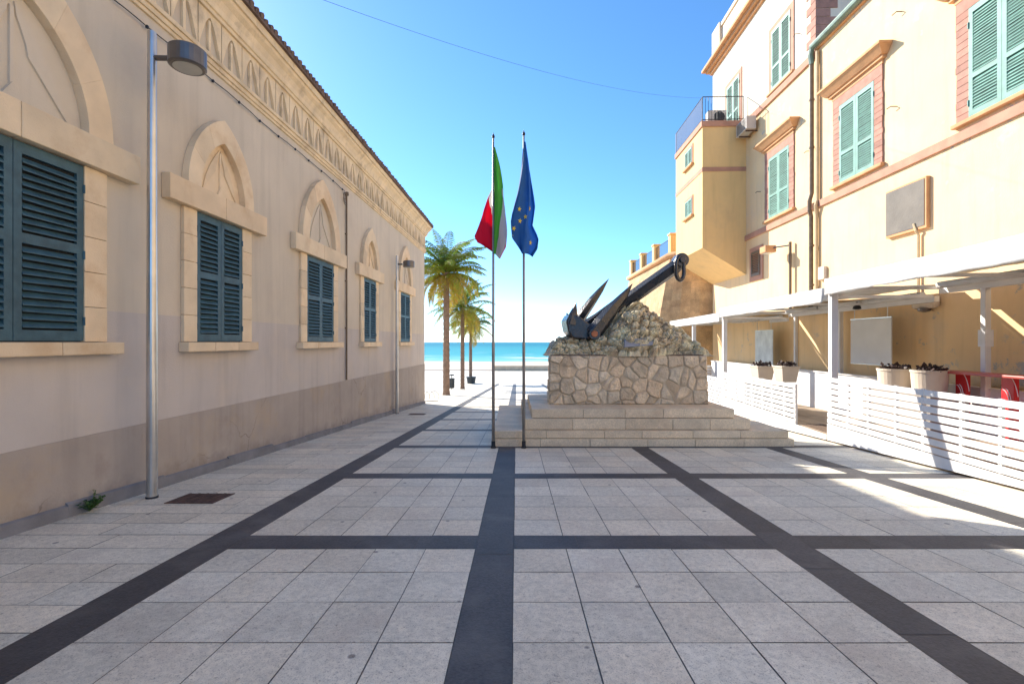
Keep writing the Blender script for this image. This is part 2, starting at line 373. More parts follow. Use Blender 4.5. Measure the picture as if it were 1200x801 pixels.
# ================================================================== STONE HALL ON THE LEFT
hall = thing('stone_hall', HALL((10, -4, gz(10))), 'long low plastered hall with pointed stone window heads and dark teal shutters, facing the plaza', 'building')
S0, S1 = -14.0, 25.2
LOWZ = .40; DADO = -1.15
def stepped(mb, a, b, o0, o1, z1, n=30, zfun=None):
    pass
mb = MB(HALL); mb.box((S0, -9.5, LOWZ), (S1, 0, 5.9)); mb.build('wall', M['hall_wall'], hall)
mb = MB(HALL); mb.box((S0, -9.5, DADO), (S1, 0, LOWZ)); mb.build('lower_wall', M['hall_low'], hall)
mb = MB(HALL); mb.box((S0, -9.5, -4.2), (S1+.012, .014, DADO)); mb.build('dado', M['dado'], hall)
# cement kerb along the foot of the wall
mb = MB(HALL)
n = 26
for k in range(n):
    a = S0+(S1-S0)*k/n; b = S0+(S1-S0)*(k+1)/n; h = .15+rnd(-.025, .03)
    mb.hexa([(a, .014, gz(a)-.05), (b, .014, gz(b)-.05), (b, .075, gz(b)-.05), (a, .075, gz(a)-.05), (a, .014, gz(a)+h), (b, .014, gz(b)+h), (b, .05, gz(b)+h-.02), (a, .05, gz(a)+h-.02)])
mb.build('kerb', M['kerb'], hall)
# cornice: lower moulding, blind arcade, cove, roof edge
mb = MB(HALL)
for o, z0, z1 in ((.035, 4.66, 4.72), (.06, 4.72, 4.80), (.09, 4.80, 4.87)):
    mb.box((S0, -.3, z0), (S1+o, o, z1))
mb.build('moulding', M['frieze'], hall, bevel=.008)
mb = MB(HALL)
per = .60; aw = .262
nper = int((S1-S0)/per)
for k in range(nper+1):
    c = S1-.3-k*per
    outer = []; inner = []
    # plate with a pointed opening: two side posts and the stone above the arch
    arch = []
    for q in range(13):
        t = q/12; x = -aw+2*aw*t; h = .05+.56*(1-abs(2*t-1)**1.55); arch.append((x, h))
    z0 = 4.872; zt = 5.555; o0, o1 = .003, .055
    mb.box((c-per/2+.012, o0, z0), (c-aw, o1, zt)); mb.box((c+aw, o0, z0), (c+per/2-.012, o1, zt))
    for (xa, ha), (xb, hb) in zip(arch, arch[1:]):
        mb.hexa([(c+xa, o0, z0+ha), (c+xb, o0, z0+hb), (c+xb, o1, z0+hb), (c+xa, o1, z0+ha), (c+xa, o0, zt), (c+xb, o0, zt), (c+xb, o1, zt), (c+xa, o1, zt)])
    # small inner leaf shape
    mb.prism([(c-.09, .003, z0+.08), (c, .003, z0+.02), (c+.09, .003, z0+.08), (c+.06, .003, z0+.34), (c, .003, z0+.47), (c-.06, .003, z0+.34)], (0, .03, 0)) if False else None
    mb.box((c-.03, .003, z0+.0), (c+.03, .048, z0+.56))
mb.build('arcade_frieze', M['frieze'], hall)
mb = MB(HALL)
prof = [(-.3, 5.557), (.10, 5.557), (.10, 5.62), (.13, 5.63), (.15, 5.72), (.20, 5.82), (.27, 5.89), (.28, 5.95), (.32, 5.955), (.335, 6.02), (.345, 6.07), (-.3, 6.07)]
mb.prism([(S0, o, z) for o, z in prof], (0, 0, 0)) if False else None
A = [mb.add((S0, o, z)) for o, z in prof]; B = [mb.add((S1+max(o, 0), o, z)) for o, z in prof]
C = [mb.add((S1+max(o, 0), -9.8, z)) for o, z in prof]
for k in range(len(prof)-1):
    mb.face((A[k], A[k+1], B[k+1], B[k])); mb.face((B[k], B[k+1], C[k+1], C[k]))
mb.build('cornice', M['frieze'], hall)
# hip roof with tile edge
mb = MB(HALL)
e = .40; zr = 6.075
ridge = 1.75
mb.hexa([(S0, -9.9, zr), (S1+e, -9.9, zr), (S1+e, e, zr), (S0, e, zr), (S0, -9.9, zr+.07), (S1+e, -9.9, zr+.07), (S1+e, e, zr+.07), (S0, e, zr+.07)])
a = [mb.add(p) for p in ((S0, e, zr+.072), (S1+e, e, zr+.072), (S1+e, -9.9, zr+.072), (S0, -9.9, zr+.072), (S0, -4.75, zr+ridge), (S1-4.7, -4.75, zr+ridge))]
mb.face((a[0], a[1], a[5], a[4])); mb.face((a[1], a[2], a[5])); mb.face((a[2], a[3], a[4], a[5])); mb.face((a[3], a[0], a[4]))
roof = mb.build('roof', M['tile'], hall)
mb = MB(HALL)
s = S0+.1
while s < S1+e-.05:      # rounded ends of the clay pan tiles along the eave
    r = .06+rnd(-.008, .008)
    mb.tube([(s, e-.35, zr+.07+.13), (s, e+.015+rnd(-.015, .015), zr+.075+rnd(-.01, .01))], r, 8); s += .17
mb.build('eave_tiles', M['tile'], roof)

def ogive(wd, h, n=14):
    c = (h*h-wd*wd)/(2*wd); r = wd+c; pts = []
    a1 = math.atan2(h, c)
    for q in range(n+1):
        a = a1*q/n; pts.append((r*math.cos(a)-c, r*math.sin(a)))
    return pts[:-1]+[(0, h)]+[(-x, z) for x, z in pts[:-1]][::-1]
def louvre_leaf(mb, T, s0, s1, z0, z1, o, panels, fr=.075, th=.035, pitch=.075, slat_w=.082, ang=48, back=None):
    """a framed leaf with real tilted slats"""
    mb.box((s0, o, z0), (s0+fr, o+th, z1)); mb.box((s1-fr, o, z0), (s1, o+th, z1))
    zs = [z0]+[z0+(z1-z0)*p for p in panels]+[z1]
    for k, zz in enumerate(zs):
        h = .11 if 0 < k < len(zs)-1 else fr*1.4
        lo = zz-(h/2 if 0 < k < len(zs)-1 else (0 if k == 0 else h)); mb.box((s0+fr, o, lo), (s1-fr, o+th, lo+h))
    ca, sa = math.cos(R(ang))*slat_w/2, math.sin(R(ang))*slat_w/2
    for k in range(len(zs)-1):
        a = zs[k]+(.11/2 if k > 0 else fr*1.4)+.02; b = zs[k+1]-(.11/2 if k < len(zs)-2 else fr*1.4)-.02
        n = max(1, int((b-a)/pitch))
        for q in range(n):
            zc = a+(b-a)*(q+.5)/n+rnd(-.004, .004); oc = o+th/2; t = .006; j = rnd(-.006, .006)
            mb.hexa([(s0+fr, oc-ca, zc+sa-t+j), (s1-fr, oc-ca, zc+sa-t-j), (s1-fr, oc+ca, zc-sa-t-j), (s0+fr, oc+ca, zc-sa-t+j),
                     (s0+fr, oc-ca, zc+sa+t+j), (s1-fr, oc-ca, zc+sa+t-j), (s1-fr, oc+ca, zc-sa+t-j), (s0+fr, oc+ca, zc-sa+t+j)])
def stones(mb, s0, s1, o0, o1, z0, z1, n, vertical=True):
    """a run of dressed blocks with fine joints"""
    for k in range(n):
        k0, k1 = k/n, (k+1)/n; c = tcol(.07); g = .003
        if vertical: mb.box((s0, o0, z0+(z1-z0)*k0+g), (s1, o1-rnd(0, .004), z0+(z1-z0)*k1-g), c)
        else: mb.box((s0+(s1-s0)*k0+g, o0, z0), (s0+(s1-s0)*k1-g, o1-rnd(0, .004), z1), c)
def hall_window(c, wide):
    hw, so, si, li, aw_, ah, iw, ih = (.80, 1.11, 1.25, 1.54, 1.14, 1.70, .80, 1.22) if wide else (.62, .92, .97, 1.32, .90, 1.36, .60, .95)
    T = HALL; zt = 2.14
    mb = MB(T)
    mb.box((c-hw, .002, 0), (c+hw, .006, zt)); win = mb.build('window', M['shut_back'], hall)
    for a, b in ((c-so, c-hw), (c+hw, c+so)):
        mb = MB(T); stones(mb, a, b, .002, .06, .0, zt, 5); mb.build('jamb', M['trim'], win, bevel=.006)
    mb = MB(T); stones(mb, c-si, c+si, .002, .17, -.155, -.003, 3, False); mb.build('sill', M['trim'], win, bevel=.012)
    mb = MB(T); stones(mb, c-li, c+li, .002, .145, zt+.003, 2.52, 2, False); mb.build('lintel', M['trim'], win, bevel=.010)
    # arch ring of voussoirs
    mb = MB(T); O = ogive(aw_, ah); I = ogive(iw, ih); n = len(O); z = 2.523
    cuts = [0, 5, 10, n//2+1, n-11, n-6, n-1] if False else [0, 5, 10, 18, 23, n-1]
    for a, b in zip(cuts, cuts[1:]):
        mb.ring_prism([(c+x, .002, z+zz) for x, zz in O[a:b+1]], [(c+x, .002, z+zz) for x, zz in I[a:b+1]], (0, .115, 0), tcol(.07))
    mb.build('arch', M['trim'], win, bevel=.005)
    # recessed tympanum with carved leaf tracery
    mb = MB(T); mb.prism([(c+x*.995, .003, z+zz*.995) for x, zz in I], (0, .008, 0)); mb.build('tympanum', M['hall_wall'] if wide else M['trim'], win)
    mb = MB(T)
    for sg in (-1, 1):
        k = iw/.8; hh = ih/1.22
        leaf = [(.03, 1.06), (.20, .86), (.36, .62), (.50, .36), (.60, .05), (.45, .22), (.30, .40), (.17, .55), (.15, .66), (.10, .80), (.05, .92)]
        pts = [(c+sg*x*k, .011, z+zz*hh) for x, zz in leaf]
        mb.prism(pts if sg > 0 else pts[::-1], (0, .022, 0), (.93, .93, .93))
    mb.box((c-.02, .011, z), (c+.02, .036, z+ih*.82)); mb.prism([(c-.16*iw, .011, z), (c+.16*iw, .011, z), (c, .011, z+.20)], (0, .035, 0))
    mb.build('tracery', M['hall_wall'] if wide else M['trim'], win)
    # shutters
    for a, b in ((c-hw+.005, c-.004), (c+.004, c+hw-.005)):
        mb = MB(T); louvre_leaf(mb, T, a, b, .012, zt-.015, .012, (.52,), fr=.085)
        for zz in (.25, 1.05, 1.85):
            e_ = a if a < c-.1 else b; mb.tube([(e_, .052, zz-.05), (e_, .052, zz+.05)], .014, 6)
        mb.build('shutter', M['shut_dark'], win)
for c, wd in ((5.0, True), (8.40, False), (12.47, True), (16.37, False), (21.1, True), (.8, False)): hall_window(c, wd)

# wall cable with its clips, conduit, festoon
mb = MB(HALL); pts = []
s = 1.0
while s < 14.2:
    pts.append((s, .04+.01*math.sin(s*3), 4.47+.012*math.sin(s*1.7)+.005*math.sin(s*9))); s += .18
mb.tube(pts, .008, 5)
for k, p in enumerate(pts):
    if k % 4 == 0: mb.lathe(HALL(p) if False else (p[0], p[1], p[2]-.02), [(.006, -.012), (.022, 0), (.022, .03), (.006, .045)], 6)
tag(mb.build('wall_cable', M['iron']), 'black cable with small clips running along the hall wall under the carved cornice', 'cable')
mb = MB(HALL)
mb.tube([(14.25, .04, 4.40), (14.25, .04, 1.6), (14.25, .04, DADO+.02)], .026, 8)
mb.lathe((14.25, .05, 4.36), [(.05, 0), (.06, .03), (.05, .10)], 8)
for r, dz in ((.15, -.18), (.11, -.12), (.17, -.22)):
    mb.tube([(14.08+r*math.cos(a*.5236)*.8, .05+.015*(r > .12), 4.42+dz+r*math.sin(a*.5236)) for a in range(12)], .008, 5, closed=True)
for zz in (3.2, 1.8, .4): mb.box((14.20, .004, zz), (14.30, .05, zz+.03))
tag(mb.build('conduit_pipe', M['pipe']), 'thin dark conduit with a coil of cable at its top on the hall wall', 'pipe')

# ================================================================== PALAZZO ON THE RIGHT
pal = thing('ochre_palazzo', PAL((12, -3, gz(12))), 'tall ochre plastered palazzo with aqua shutters, terracotta window hoods and a jutting bay', 'building')
TS, TE = 17.0, 26.4
mb = MB(PAL); mb.box((-8, -12, -4.4), (TE, 0, 10.30)); mb.build('wall', M['facade'], pal)
mb = MB(PAL); mb.box((TS, -12, 10.30), (TE, -.004, 15.0)); mb.build('upper_wall', M['facade_up'], pal)
mb = MB(PAL)
mb.box((-8, 0, 4.72), (TE, .07, 4.96)); mb.box((-8, 0, 4.90), (TE, .10, 4.96) if False else (-7.9, .05, 4.961))
mb.build('string_course', M['pink'], pal, bevel=.012)
mb = MB(PAL); mb.box((TS, 0, 10.06), (22.35, .08, 10.34)); mb.build('string_course', M['pink'], pal, bevel=.012)
# main cornice and parapet of the tall block
mb = MB(PAL)
for o, z0, z1 in ((.12, 14.75, 14.9), (.28, 14.9, 15.05), (.46, 15.05, 15.2)): mb.box((TS-.02, -12, z0), (TE+o, o, z1))
mb.build('cornice', M['hood'], pal, bevel=.015)
mb = MB(PAL)
mb.box((TS+.3, -11.8, 15.2), (TE-.1, -.10, 16.75)); mb.box((TE-1.0, -1.0, 15.2), (TE+.02, .04, 17.0)); mb.box((TS+.1, -11.9, 16.75), (TE, -.02, 16.92))
mb.build('parapet', M['facade_up'], pal)
# brick quoins at the corner of the tall block
mb = MB(PAL)
z = 10.36
k = 0
while z < 14.7:
    d = .55 if k % 2 else .30
    mb.box((TS-.02, -d-.2, z), (TS+d, .02, z+.28), tcol(.12)); z += .30; k += 1
mb.build('quoins', M['brickj'], pal)
# window in the side of the tall block above the terrace
mb = MB(PAL); mb.box((TS-.06, -3.4, 10.6), (TS-.004, -1.5, 14.2)); wq = mb.build('window', M['facade_up'], pal)
mb = MB(PAL); mb.box((TS-.066, -3.1, 10.6), (TS-.060, -1.8, 13.9)); mb.build('pane', M['shut_back'], wq)
# terrace gutter with downpipe
mb = MB(PAL); mb.box((-8, -.2, 10.30), (TS-.1, .10, 10.36)); mb.build('eave', M['hood'], pal)
mb = MB(PAL)
mb.tube([(-8, .17, 10.45), (TS-.05, .17, 10.45)], .11, 10); mb.tube([(TS-.08, .17, 10.45), (TS+.02, .17, 10.2), (TS+.05, .12, 9.9)], .09, 8)
mb.build('gutter', M['gutter'], pal, smooth=False)
mb = MB(PAL); mb.tube([(TS+.05, .12, 9.95), (TS+.05, .12, 5.3), (TS+.09, .17, 5.05), (TS+.09, .17, 4.7), (TS+.09, .12, 4.5), (TS+.09, .12, 1.2)], .075, 10)
for zz in (8.6, 6.9, 3.4, 2.0): mb.tube([(TS+.05, .12, zz), (TS+.05, .12, zz+.06)], .095, 10)
mb.build('downpipe', M['pipe'], pal)
mb = MB(PAL); mb.tube([(TS-.22, .08, 10.2), (TS-.22, .08, 5.0), (TS-.22, .14, 4.8), (TS-.16, .08, 4.5), (TS-.16, .08, 1.3)], .06, 8); mb.build('drain_pipe', M['pipe_cream'], pal)
def pal_window(c, z0, z1, hw, jw=.33, hood=True, brick=True, o=0., T=PAL, leaf=True, sill=True):
    mb = MB(T)
    if brick:
        n = int((z1-z0)/.16)
        for k in range(n):
            d = rnd(-.015, .015)
            for a, b in ((c-hw-jw+d, c-hw), (c+hw, c+hw+jw+d)): mb.box((a, o+.002, z0+(z1-z0)*k/n+.006), (b, o+.045, z0+(z1-z0)*(k+1)/n-.006), tcol(.15))
        mb.box((c-hw-jw, o+.002, z1), (c+hw+jw, o+.05, z1+.30))
    else:
        mb.box((c-hw-jw, o+.002, z0), (c-hw, o+.035, z1)); mb.box((c+hw, o+.002, z0), (c+hw+jw, o+.035, z1)); mb.box((c-hw-jw, o+.002, z1), (c+hw+jw, o+.035, z1+jw*.9))
    win = mb.build('window', M['brickj'] if brick else M['pink'], pal)
    if hood:
        mb = MB(T)
        hwid = hw+jw+.12
        mb.box((c-hw-jw-.02, o+.002, z1+.303), (c+hw+jw+.02, o+.06, z1+.42)); mb.box((c-hwid, o+.002, z1+.42), (c+hwid, o+.13, z1+.50))
        mb.hexa([(c-hwid-.05, o+.002, z1+.50), (c+hwid+.05, o+.002, z1+.50), (c+hwid+.05, o+.18, z1+.50), (c-hwid-.05, o+.18, z1+.50),
                 (c-hwid-.2, o+.002, z1+.70), (c+hwid+.2, o+.002, z1+.70), (c+hwid+.2, o+.36, z1+.70), (c-hwid-.2, o+.36, z1+.70)])
        mb.box((c-hwid-.22, o+.002, z1+.70), (c+hwid+.22, o+.38, z1+.77))
        mb.build('hood', M['hood'], win)
    if sill:
        mb = MB(T); mb.box((c-hw-jw-.06, o+.002, z0-.10), (c+hw+jw+.06, o+.13, z0-.004)); mb.build('sill', M['hood'], win, bevel=.015)
    mb = MB(T); mb.box((c-hw, o+.002, z0), (c+hw, o+.006, z1)); mb.build('opening', M['shut_back'], win)
    for a, b in ((c-hw+.006, c-.004), (c+.004, c+hw-.006)):
        mb = MB(T); louvre_leaf(mb, T, a, b, z0+.012, z1-.012, o+.012, (.37,) if leaf else (), fr=.10 if hw > .6 else .06, th=.04, pitch=.066 if hw > .6 else .06, ang=58)
        if hw > .6:
            for zz in (z0+.35, z1-.4):
                e_ = a if a < c-.1 else b; mb.tube([(e_, o+.06, zz-.07), (e_, o+.06, zz+.07)], .016, 6)
        mb.build('shutter', M['shut_light'], win)
for c in (10.30, 14.88, 19.45): pal_window(c, 5.17, 7.72, .78)
for c in (19.3, 23.75): pal_window(c, 10.45, 12.95, .72, .22, hood=False, brick=False, o=-.004)
# small dark louvred window under the bay
mb = MB(PAL); mb.box((20.75, .002, 2.75), (21.95, .05, 4.25)); wq = mb.build('window', M['pink'], pal)
mb = MB(PAL); louvre_leaf(mb, PAL, 20.95, 21.75, 2.95, 4.05, .052, (), fr=.08); mb.build('shutter', M['pipe'], wq)
# jutting bay with sloped underside
BS, BE, BO = 22.4, 26.38, 2.02
mb = MB(PAL)
mb.hexa([(BS, .002, 3.16), (BE, .002, 3.16), (BE, BO, 4.42), (BS, BO, 4.42), (BS, .002, 10.1), (BE, .002, 10.1), (BE, BO, 10.1), (BS, BO, 10.1)])
mb.build('bay', M['bay'], pal)
mb = MB(PAL)
mb.box((BS-.02, .002, 8.0), (BE, BO+.02, 8.2)); mb.build('bay_band', M['pink'], pal); mb = MB(PAL); mb.box((BS-.06, .002, 10.1), (BE+.03, BO+.06, 10.36))
mb.build('bay_band', M['pink'], pal)
for z0, z1 in ((8.90, 9.75), (6.35, 7.2)):
    pal_window(24.25, z0, z1, .50, .12, hood=False, brick=False, o=BO, leaf=False, sill=True)
# balcony railing round the bay roof
mb = MB(PAL)
def rail(mb, a, b, z0, z1, step=.13, r=.012):
    a = Vector((*a, 0)); b = Vector((*b, 0)); n = max(1, int((b-a).length/step))
    for zz in (z0+.08, z1): mb.tube([(a.x, a.y, zz), (b.x, b.y, zz)], .02, 6)
    for k in range(n+1):
        p = a.lerp(b, k/n); mb.tube([(p.x, p.y, z0), (p.x, p.y, z1)], r if k not in (0, n) else .022, 5)
rail(mb, (BS, BO), (BE, BO), 10.36, 11.5); rail(mb, (BS, BO), (BS, .12), 10.36, 11.5)
mb.build('balcony_railing', M['iron'], pal)
# wall ties on the facade
for s, z in ((13.1, 9.05), (13.3, 6.55), (17.3, 6.9), (21.0, 6.6), (18.0, 11.6)):
    mb = MB(PAL); mb.tube([(s, .0, z), (s+.02, .14, z+.01), (s+.16, .15, z)], .014, 5); mb.build('wall_hook', M['rust'], pal)

# things fixed on the palazzo
def ac_unit(s0, s1, o0, o1, z0, z1, label):
    t = thing('air_conditioner', PAL(((s0+s1)/2, (o0+o1)/2, z0)), label, 'air conditioner', 'air conditioning units on the palazzo')
    mb = MB(PAL); mb.box((s0, o0, z0), (s1, o1, z1)); mb.build('casing', M['acw'], t, bevel=.02)
    return t
t = ac_unit(21.15, 22.2, .12, .55, 9.45, 10.02, 'boxy air conditioner hung on the palazzo wall at the near foot of the bay balcony')
for s in (21.3, 21.95):
    mb = MB(PAL); mb.box((s, .002, 9.40), (s+.06, .5, 9.44)); mb.build('bracket', M['rust'], t)
mb = MB(PAL)
for k in range(9): mb.box((21.22, .552, 9.5+k*.055), (22.1, .56, 9.52+k*.055))
mb.build('grille', M['lamp_g'], t)
t = ac_unit(22.75, 23.15, .75, 1.6, 10.40, 11.05, 'air conditioner with a round fan standing on the bay roof behind the balcony railing')
mb = MB(PAL); mb.tube([(22.752, 1.1, 10.72), (22.735, 1.1, 10.72)], .26, 20); mb.build('fan', M['iron'], t)
# lamp on a bracket
t = thing('wall_lamp', PAL((18.4, .1, 1.5)), 'square floodlight on a bracket of a thin pole against the ochre wall', 'lamp')
mb = MB(PAL); mb.tube([(18.4, .14, 1.2), (18.4, .14, 3.85)], .055, 8); mb.build('pole', M['pipe'], t)
mb = MB(PAL); mb.tube([(18.4, .14, 3.72), (18.75, .45, 3.72), (18.9, .55, 3.72)], .03, 6); mb.build('arm', M['lamp_g'], t)
mb = MB(PAL); mb.box((18.85, .42, 3.55), (19.35, .85, 3.82)); h = mb.build('head', M['hood'], t, bevel=.03)
mb = MB(PAL); mb.box((18.9, .47, 3.535), (19.3, .80, 3.548)); mb.build('glass', M['glass'], h)
t = thing('wall_tablet', PAL((12.87, .05, 2.9)), 'weathered grey slab in a raised terracotta frame on the ochre facade', 'tablet')
mb = MB(PAL); mb.box((12.18, .002, 2.92), (13.56, .10, 4.24)); mb.build('frame', M['hood'], t, bevel=.01)
mb = MB(PAL); mb.box((12.24, .102, 2.99), (13.54, .112, 4.19)); mb.build('slab', M['tablet'], t)
mb = MB(PAL); mb.tube([(12.55, .12, 3.1), (12.48, .12, 2.9), (12.48, .06, 2.8), (12.48, .06, .9)], .035, 6)
tag(mb.build('cable_conduit', M['pipe_cream']), 'yellowish conduit dropping below the grey wall tablet', 'pipe')
mb = MB(PAL); mb.box((16.35, .002, 2.15), (16.7, .12, 2.6))
tag(mb.build('meter_box', M['pot'], bevel=.03), 'beige meter box on the ochre wall beside the downpipe', 'box')

# ================================================================== BASTION BEHIND
bas = thing('stone_bastion', (12, 31, gz(30)), 'honey coloured masonry bastion with battered walls rising behind the monument', 'bastion')
mb = MB()
top = [(13.5, 27.2), (11.6, 27.0), (10.75, 27.15), (10.0, 27.6), (9.38, 28.3), (9.38, 33), (9.36, 38), (13.5, 39), (22, 39), (22, 27.2)]
def ring(z, f=.185):
    out = []
    c = Vector((14, 33))
    d = (5.1-z)*f
    for k, (x, y) in enumerate(top):
        if k in (0, 8, 9): out.append((x, y, z)); continue
        n_ = Vector({1: (-.05, -1), 2: (-.3, -.6), 3: (-.6, -.45), 4: (-1, -.25), 5: (-1, 0), 6: (-1, .3), 7: (0, .6)}[k])
        out.append((x+n_.x*d, y+n_.y*d*.7, z))
    return out
random.seed(3)
zz = -4.6; rows = []
while zz < 5.05: rows.append(zz); zz += rnd(.28, .42)
rows.append(5.1)
def subdiv(r, m=[2, 2, 2, 2, 8, 8, 3, 4, 4, 4]):
    out = []
    for k in range(len(r)):
        a = Vector(r[k]); b = Vector(r[(k+1) % len(r)])
        for q in range(m[k]): out.append(a.lerp(b, q/m[k]))
    return out
for za, zb in zip(rows, rows[1:]):
    g = .015
    A = subdiv(ring(za)); B = subdiv(ring(zb)); n = len(A)
    off = rnd(0, .45)
    for k in range(n):
        c = tcol(.16)
        p = [A[k], A[(k+1) % n], B[(k+1) % n], B[k]]
        mb.poly(p, c)
mb.poly([(x, y, 5.1) for x, y in top])
mb.build('masonry', M['bastion'], bas)
mb = MB()
pts = [(10.7, 27.1, 5.12), (9.95, 27.5, 5.12), (9.32, 28.2, 5.12), (9.30, 33, 5.10), (9.28, 38.1, 5.06), (13, 39.1, 5.06)]
mb.tube(pts, .17, 10); mb.build('coping', M['hood'], bas, smooth=True)
t = thing('iron_fence', (9.6, 32, 5.2), 'iron railing between rendered pillars along the top of the bastion', 'fence')
py = [28.6, 31.9, 35.0, 38.0]
for y in py:
    mb = MB(); mb.box((9.42, y-.22, 5.2), (9.80, y+.22, 6.38)); mb.box((9.37, y-.27, 6.38), (9.85, y+.27, 6.48)); mb.build('pillar', M['bay'], t, bevel=.015)
for a, b in zip(py, py[1:]):
    mb = MB(); rail(mb, (9.6, a+.22), (9.6, b-.22), 5.25, 6.25, .14); mb.build('railing', M['iron'], t)

# ================================================================== TERRACES
low = MB(PAL); low.box((2, .30, -2.6), (25.5, .42, -1.02)); low.box((2, .27, -1.02), (25.5, .46, -.985))
tag(low.build('low_wall', M['white']), 'low white partition running along the foot of the palazzo behind the terraces', 'wall')
decks = [(2.5, 11.6, -1.97, 'raised plank deck of the nearest terrace, under the red counter'), (11.6, 18.85, -2.25, 'plank deck of the middle terrace reached by the entrance gap'),
         (18.85, 26.2, -2.55, 'lowest plank deck at the far terrace beside the bastion')]
for a, b, z, lab in decks:
    mb = MB(FEN); o = -.08
    while o > -3.3:
        mb.box((a+.05, o-.135, z-.04), (b-.02, o, z), tcol(.15)); o -= .14
    mb.box((a+.05, -3.25, -4.3), (b-.02, -.10, z-.045))
    tag(mb.build('terrace_deck', M['deck']), lab, 'deck', 'plank decks of the terraces')
def fence(a, b, zt, zd, label, nsl=8, skirt_a=None):
    t = thing('slat_fence', FEN(((a+b)/2, 0, gz((a+b)/2))), label, 'fence', 'white slatted fences round the terraces')
    nseg = max(1, round((b-a)/1.55))
    pitch = (zt-zd)/nsl
    for k in range(nseg):
        s0 = a+(b-a)*k/nseg; s1 = a+(b-a)*(k+1)/nseg
        mb = MB(FEN)
        for q in range(nsl):
            if q < nsl-1: j = rnd(-.003, .003)
            else: j = 0
            mb.box((s0+.002, -.012+rnd(-.003, .003), zd+pitch*q+.018+j), (s1-.002, .012, zd+pitch*(q+1)-.018+j))
        mb.build('slat_panel', M['white'], t, bevel=.003)
        for s in ((s0+.06, (s0+s1)/2, s1-.06) if k == nseg-1 else (s0+.06, (s0+s1)/2)):
            mb = MB(FEN); mb.box((s-.03, -.065, zd), (s+.03, -.016, zt-.01)); mb.build('batten', M['white'], t)
    sa = a if skirt_a is None else skirt_a
    n = max(1, round((b-sa)/1.8))
    for k in range(n):
        s0 = sa+(b-sa)*k/n; s1 = sa+(b-sa)*(k+1)/n
        mb = MB(FEN); z1a = zd-.004
        mb.hexa([(s0+.002, -.015, gz(s0)+.05), (s1-.002, -.015, gz(s1)+.05), (s1-.002, .015, gz(s1)+.05), (s0+.002, .015, gz(s0)+.05),
                 (s0+.002, -.015, z1a), (s1-.002, -.015, z1a), (s1-.002, .015, z1a), (s0+.002, .015, z1a)])
        mb.build('skirt_board', M['white'], t)
    return t
fence(2.6, 11.58, -.84, -1.97, 'nearest white slatted fence, in front of the red counter and round pots')
fence(13.1, 18.8, -1.15, -2.25, 'middle white slatted fence in front of the two square planters', skirt_a=11.62)
fence(18.9, 26.0, -1.42, -2.55, 'farthest white slatted fence, mostly hidden behind the stone monument')
t = thing('slat_fence', (10.2, 25.6, gz(25)), 'shaded slatted fence closing the far end of the terraces below the bastion', 'fence', 'white slatted fences round the terraces')
mb = MB()
for q in range(8): mb.box((8.9, 25.55, -2.45+q*.155), (11.0, 25.58, -2.45+q*.155+.12))
mb.build('slat_panel', M['white'], t)
for x in (8.95, 10.0, 10.95):
    mb = MB(); mb.box((x-.03, 25.585, gz(25.5)), (x+.03, 25.65, -1.22)); mb.build('batten', M['white'], t)
# entrance mat and threshold
mb = MB(FEN)
for k in range(11): mb.box((11.8, -1.1+k*.085, -2.246), (12.95, -1.1+k*.085+.06, -2.215))
mb.box((11.75, -1.15, -2.2495), (13.0, -.13, -2.235))
tag(mb.build('door_mat', M['mat']), 'ribbed brown mat lying in the entrance gap between two white fences', 'mat')
# pergolas with white fabric roofs
DEP = 3.15
def pergola(a, b, zt, zb, zdeck, label, front, back_s=None):
    t = thing('awning_pergola', FEN(((a+b)/2, -1.5, zdeck)), label, 'pergola', 'white awning pergolas over the terraces')
    def post(s, o, w_=.07, z0=zdeck, z1=zt-.05):
        mb = MB(FEN); mb.box((s-w_, o-w_, z0), (s+w_, o+w_, z1)); mb.build('post', M['white'], t, bevel=.008)
    for s in front: post(s, -.10, .075)
    for s in (back_s or [a+.3, b-.4]): post(s, -DEP+.55, .06)
    mb = MB(FEN)
    mb.box((a+.02, -.16, zb+.06), (b-.02, -.06, zb+.2)); mb.build('front_beam', M['white'], t)
    mb = MB(FEN); mb.box((a+.02, -DEP+.50, zb+.02), (b-.02, -DEP+.62, zb+.16)); mb.build('back_beam', M['white'], t)
    n = max(2, round((b-a)/2.2))
    for k in range(n+1):
        s = a+.06+(b-a-.12)*k/n
        mb = MB(FEN); mb.box((s-.03, -DEP+.62, zb+.12), (s+.03, -.16, zb+.19)); mb.build('rafter', M['white'], t)
    for k in range(n):   # rolled blinds under the roof
        s0 = a+.2+(b-a-.3)*k/n; s1 = a+.1+(b-a-.3)*(k+1)/n
        mb = MB(FEN); mb.tube([(s0, -DEP+.75, zb+.20), (s1, -DEP+.75, zb+.20)], .08, 10); mb.build('rolled_blind', M['fabric'], t)
    # fabric: sagging roof sheet and front valance
    mb = MB(FEN)
    def sheet(u, v):
        s = a+(b-a)*u; d = abs(math.sin(u*n*math.pi))
        return (s, .05-(DEP-.35)*v, zt+.02-.05*d*(math.sin(v*3.14))+.018*mnoise.noise(Vector((s*2.3, v*5, 1)))+.06*v)
    mb.grid(sheet, 60, 12)
    def val(u, v):
        s = a+(b-a)*u
        return (s, .05+.018*math.sin(s*9+v*2)*v+.03*mnoise.noise(Vector((s*1.6, v*2, 4)))*v, zt+.02-(zt-zb)*v-.012*abs(math.sin(s*2.9))*v)
    mb.grid(val, 120, 8)
    for ss in (a, b):
        mb.grid(lambda u, v: (ss, .05-1.0*u, zt+.02-(zt-zb)*.9*v*(1-u)), 6, 4)
    mb.build('canopy', M['fabric'], t, smooth=True, recalc=False, solid=.006)
    return t
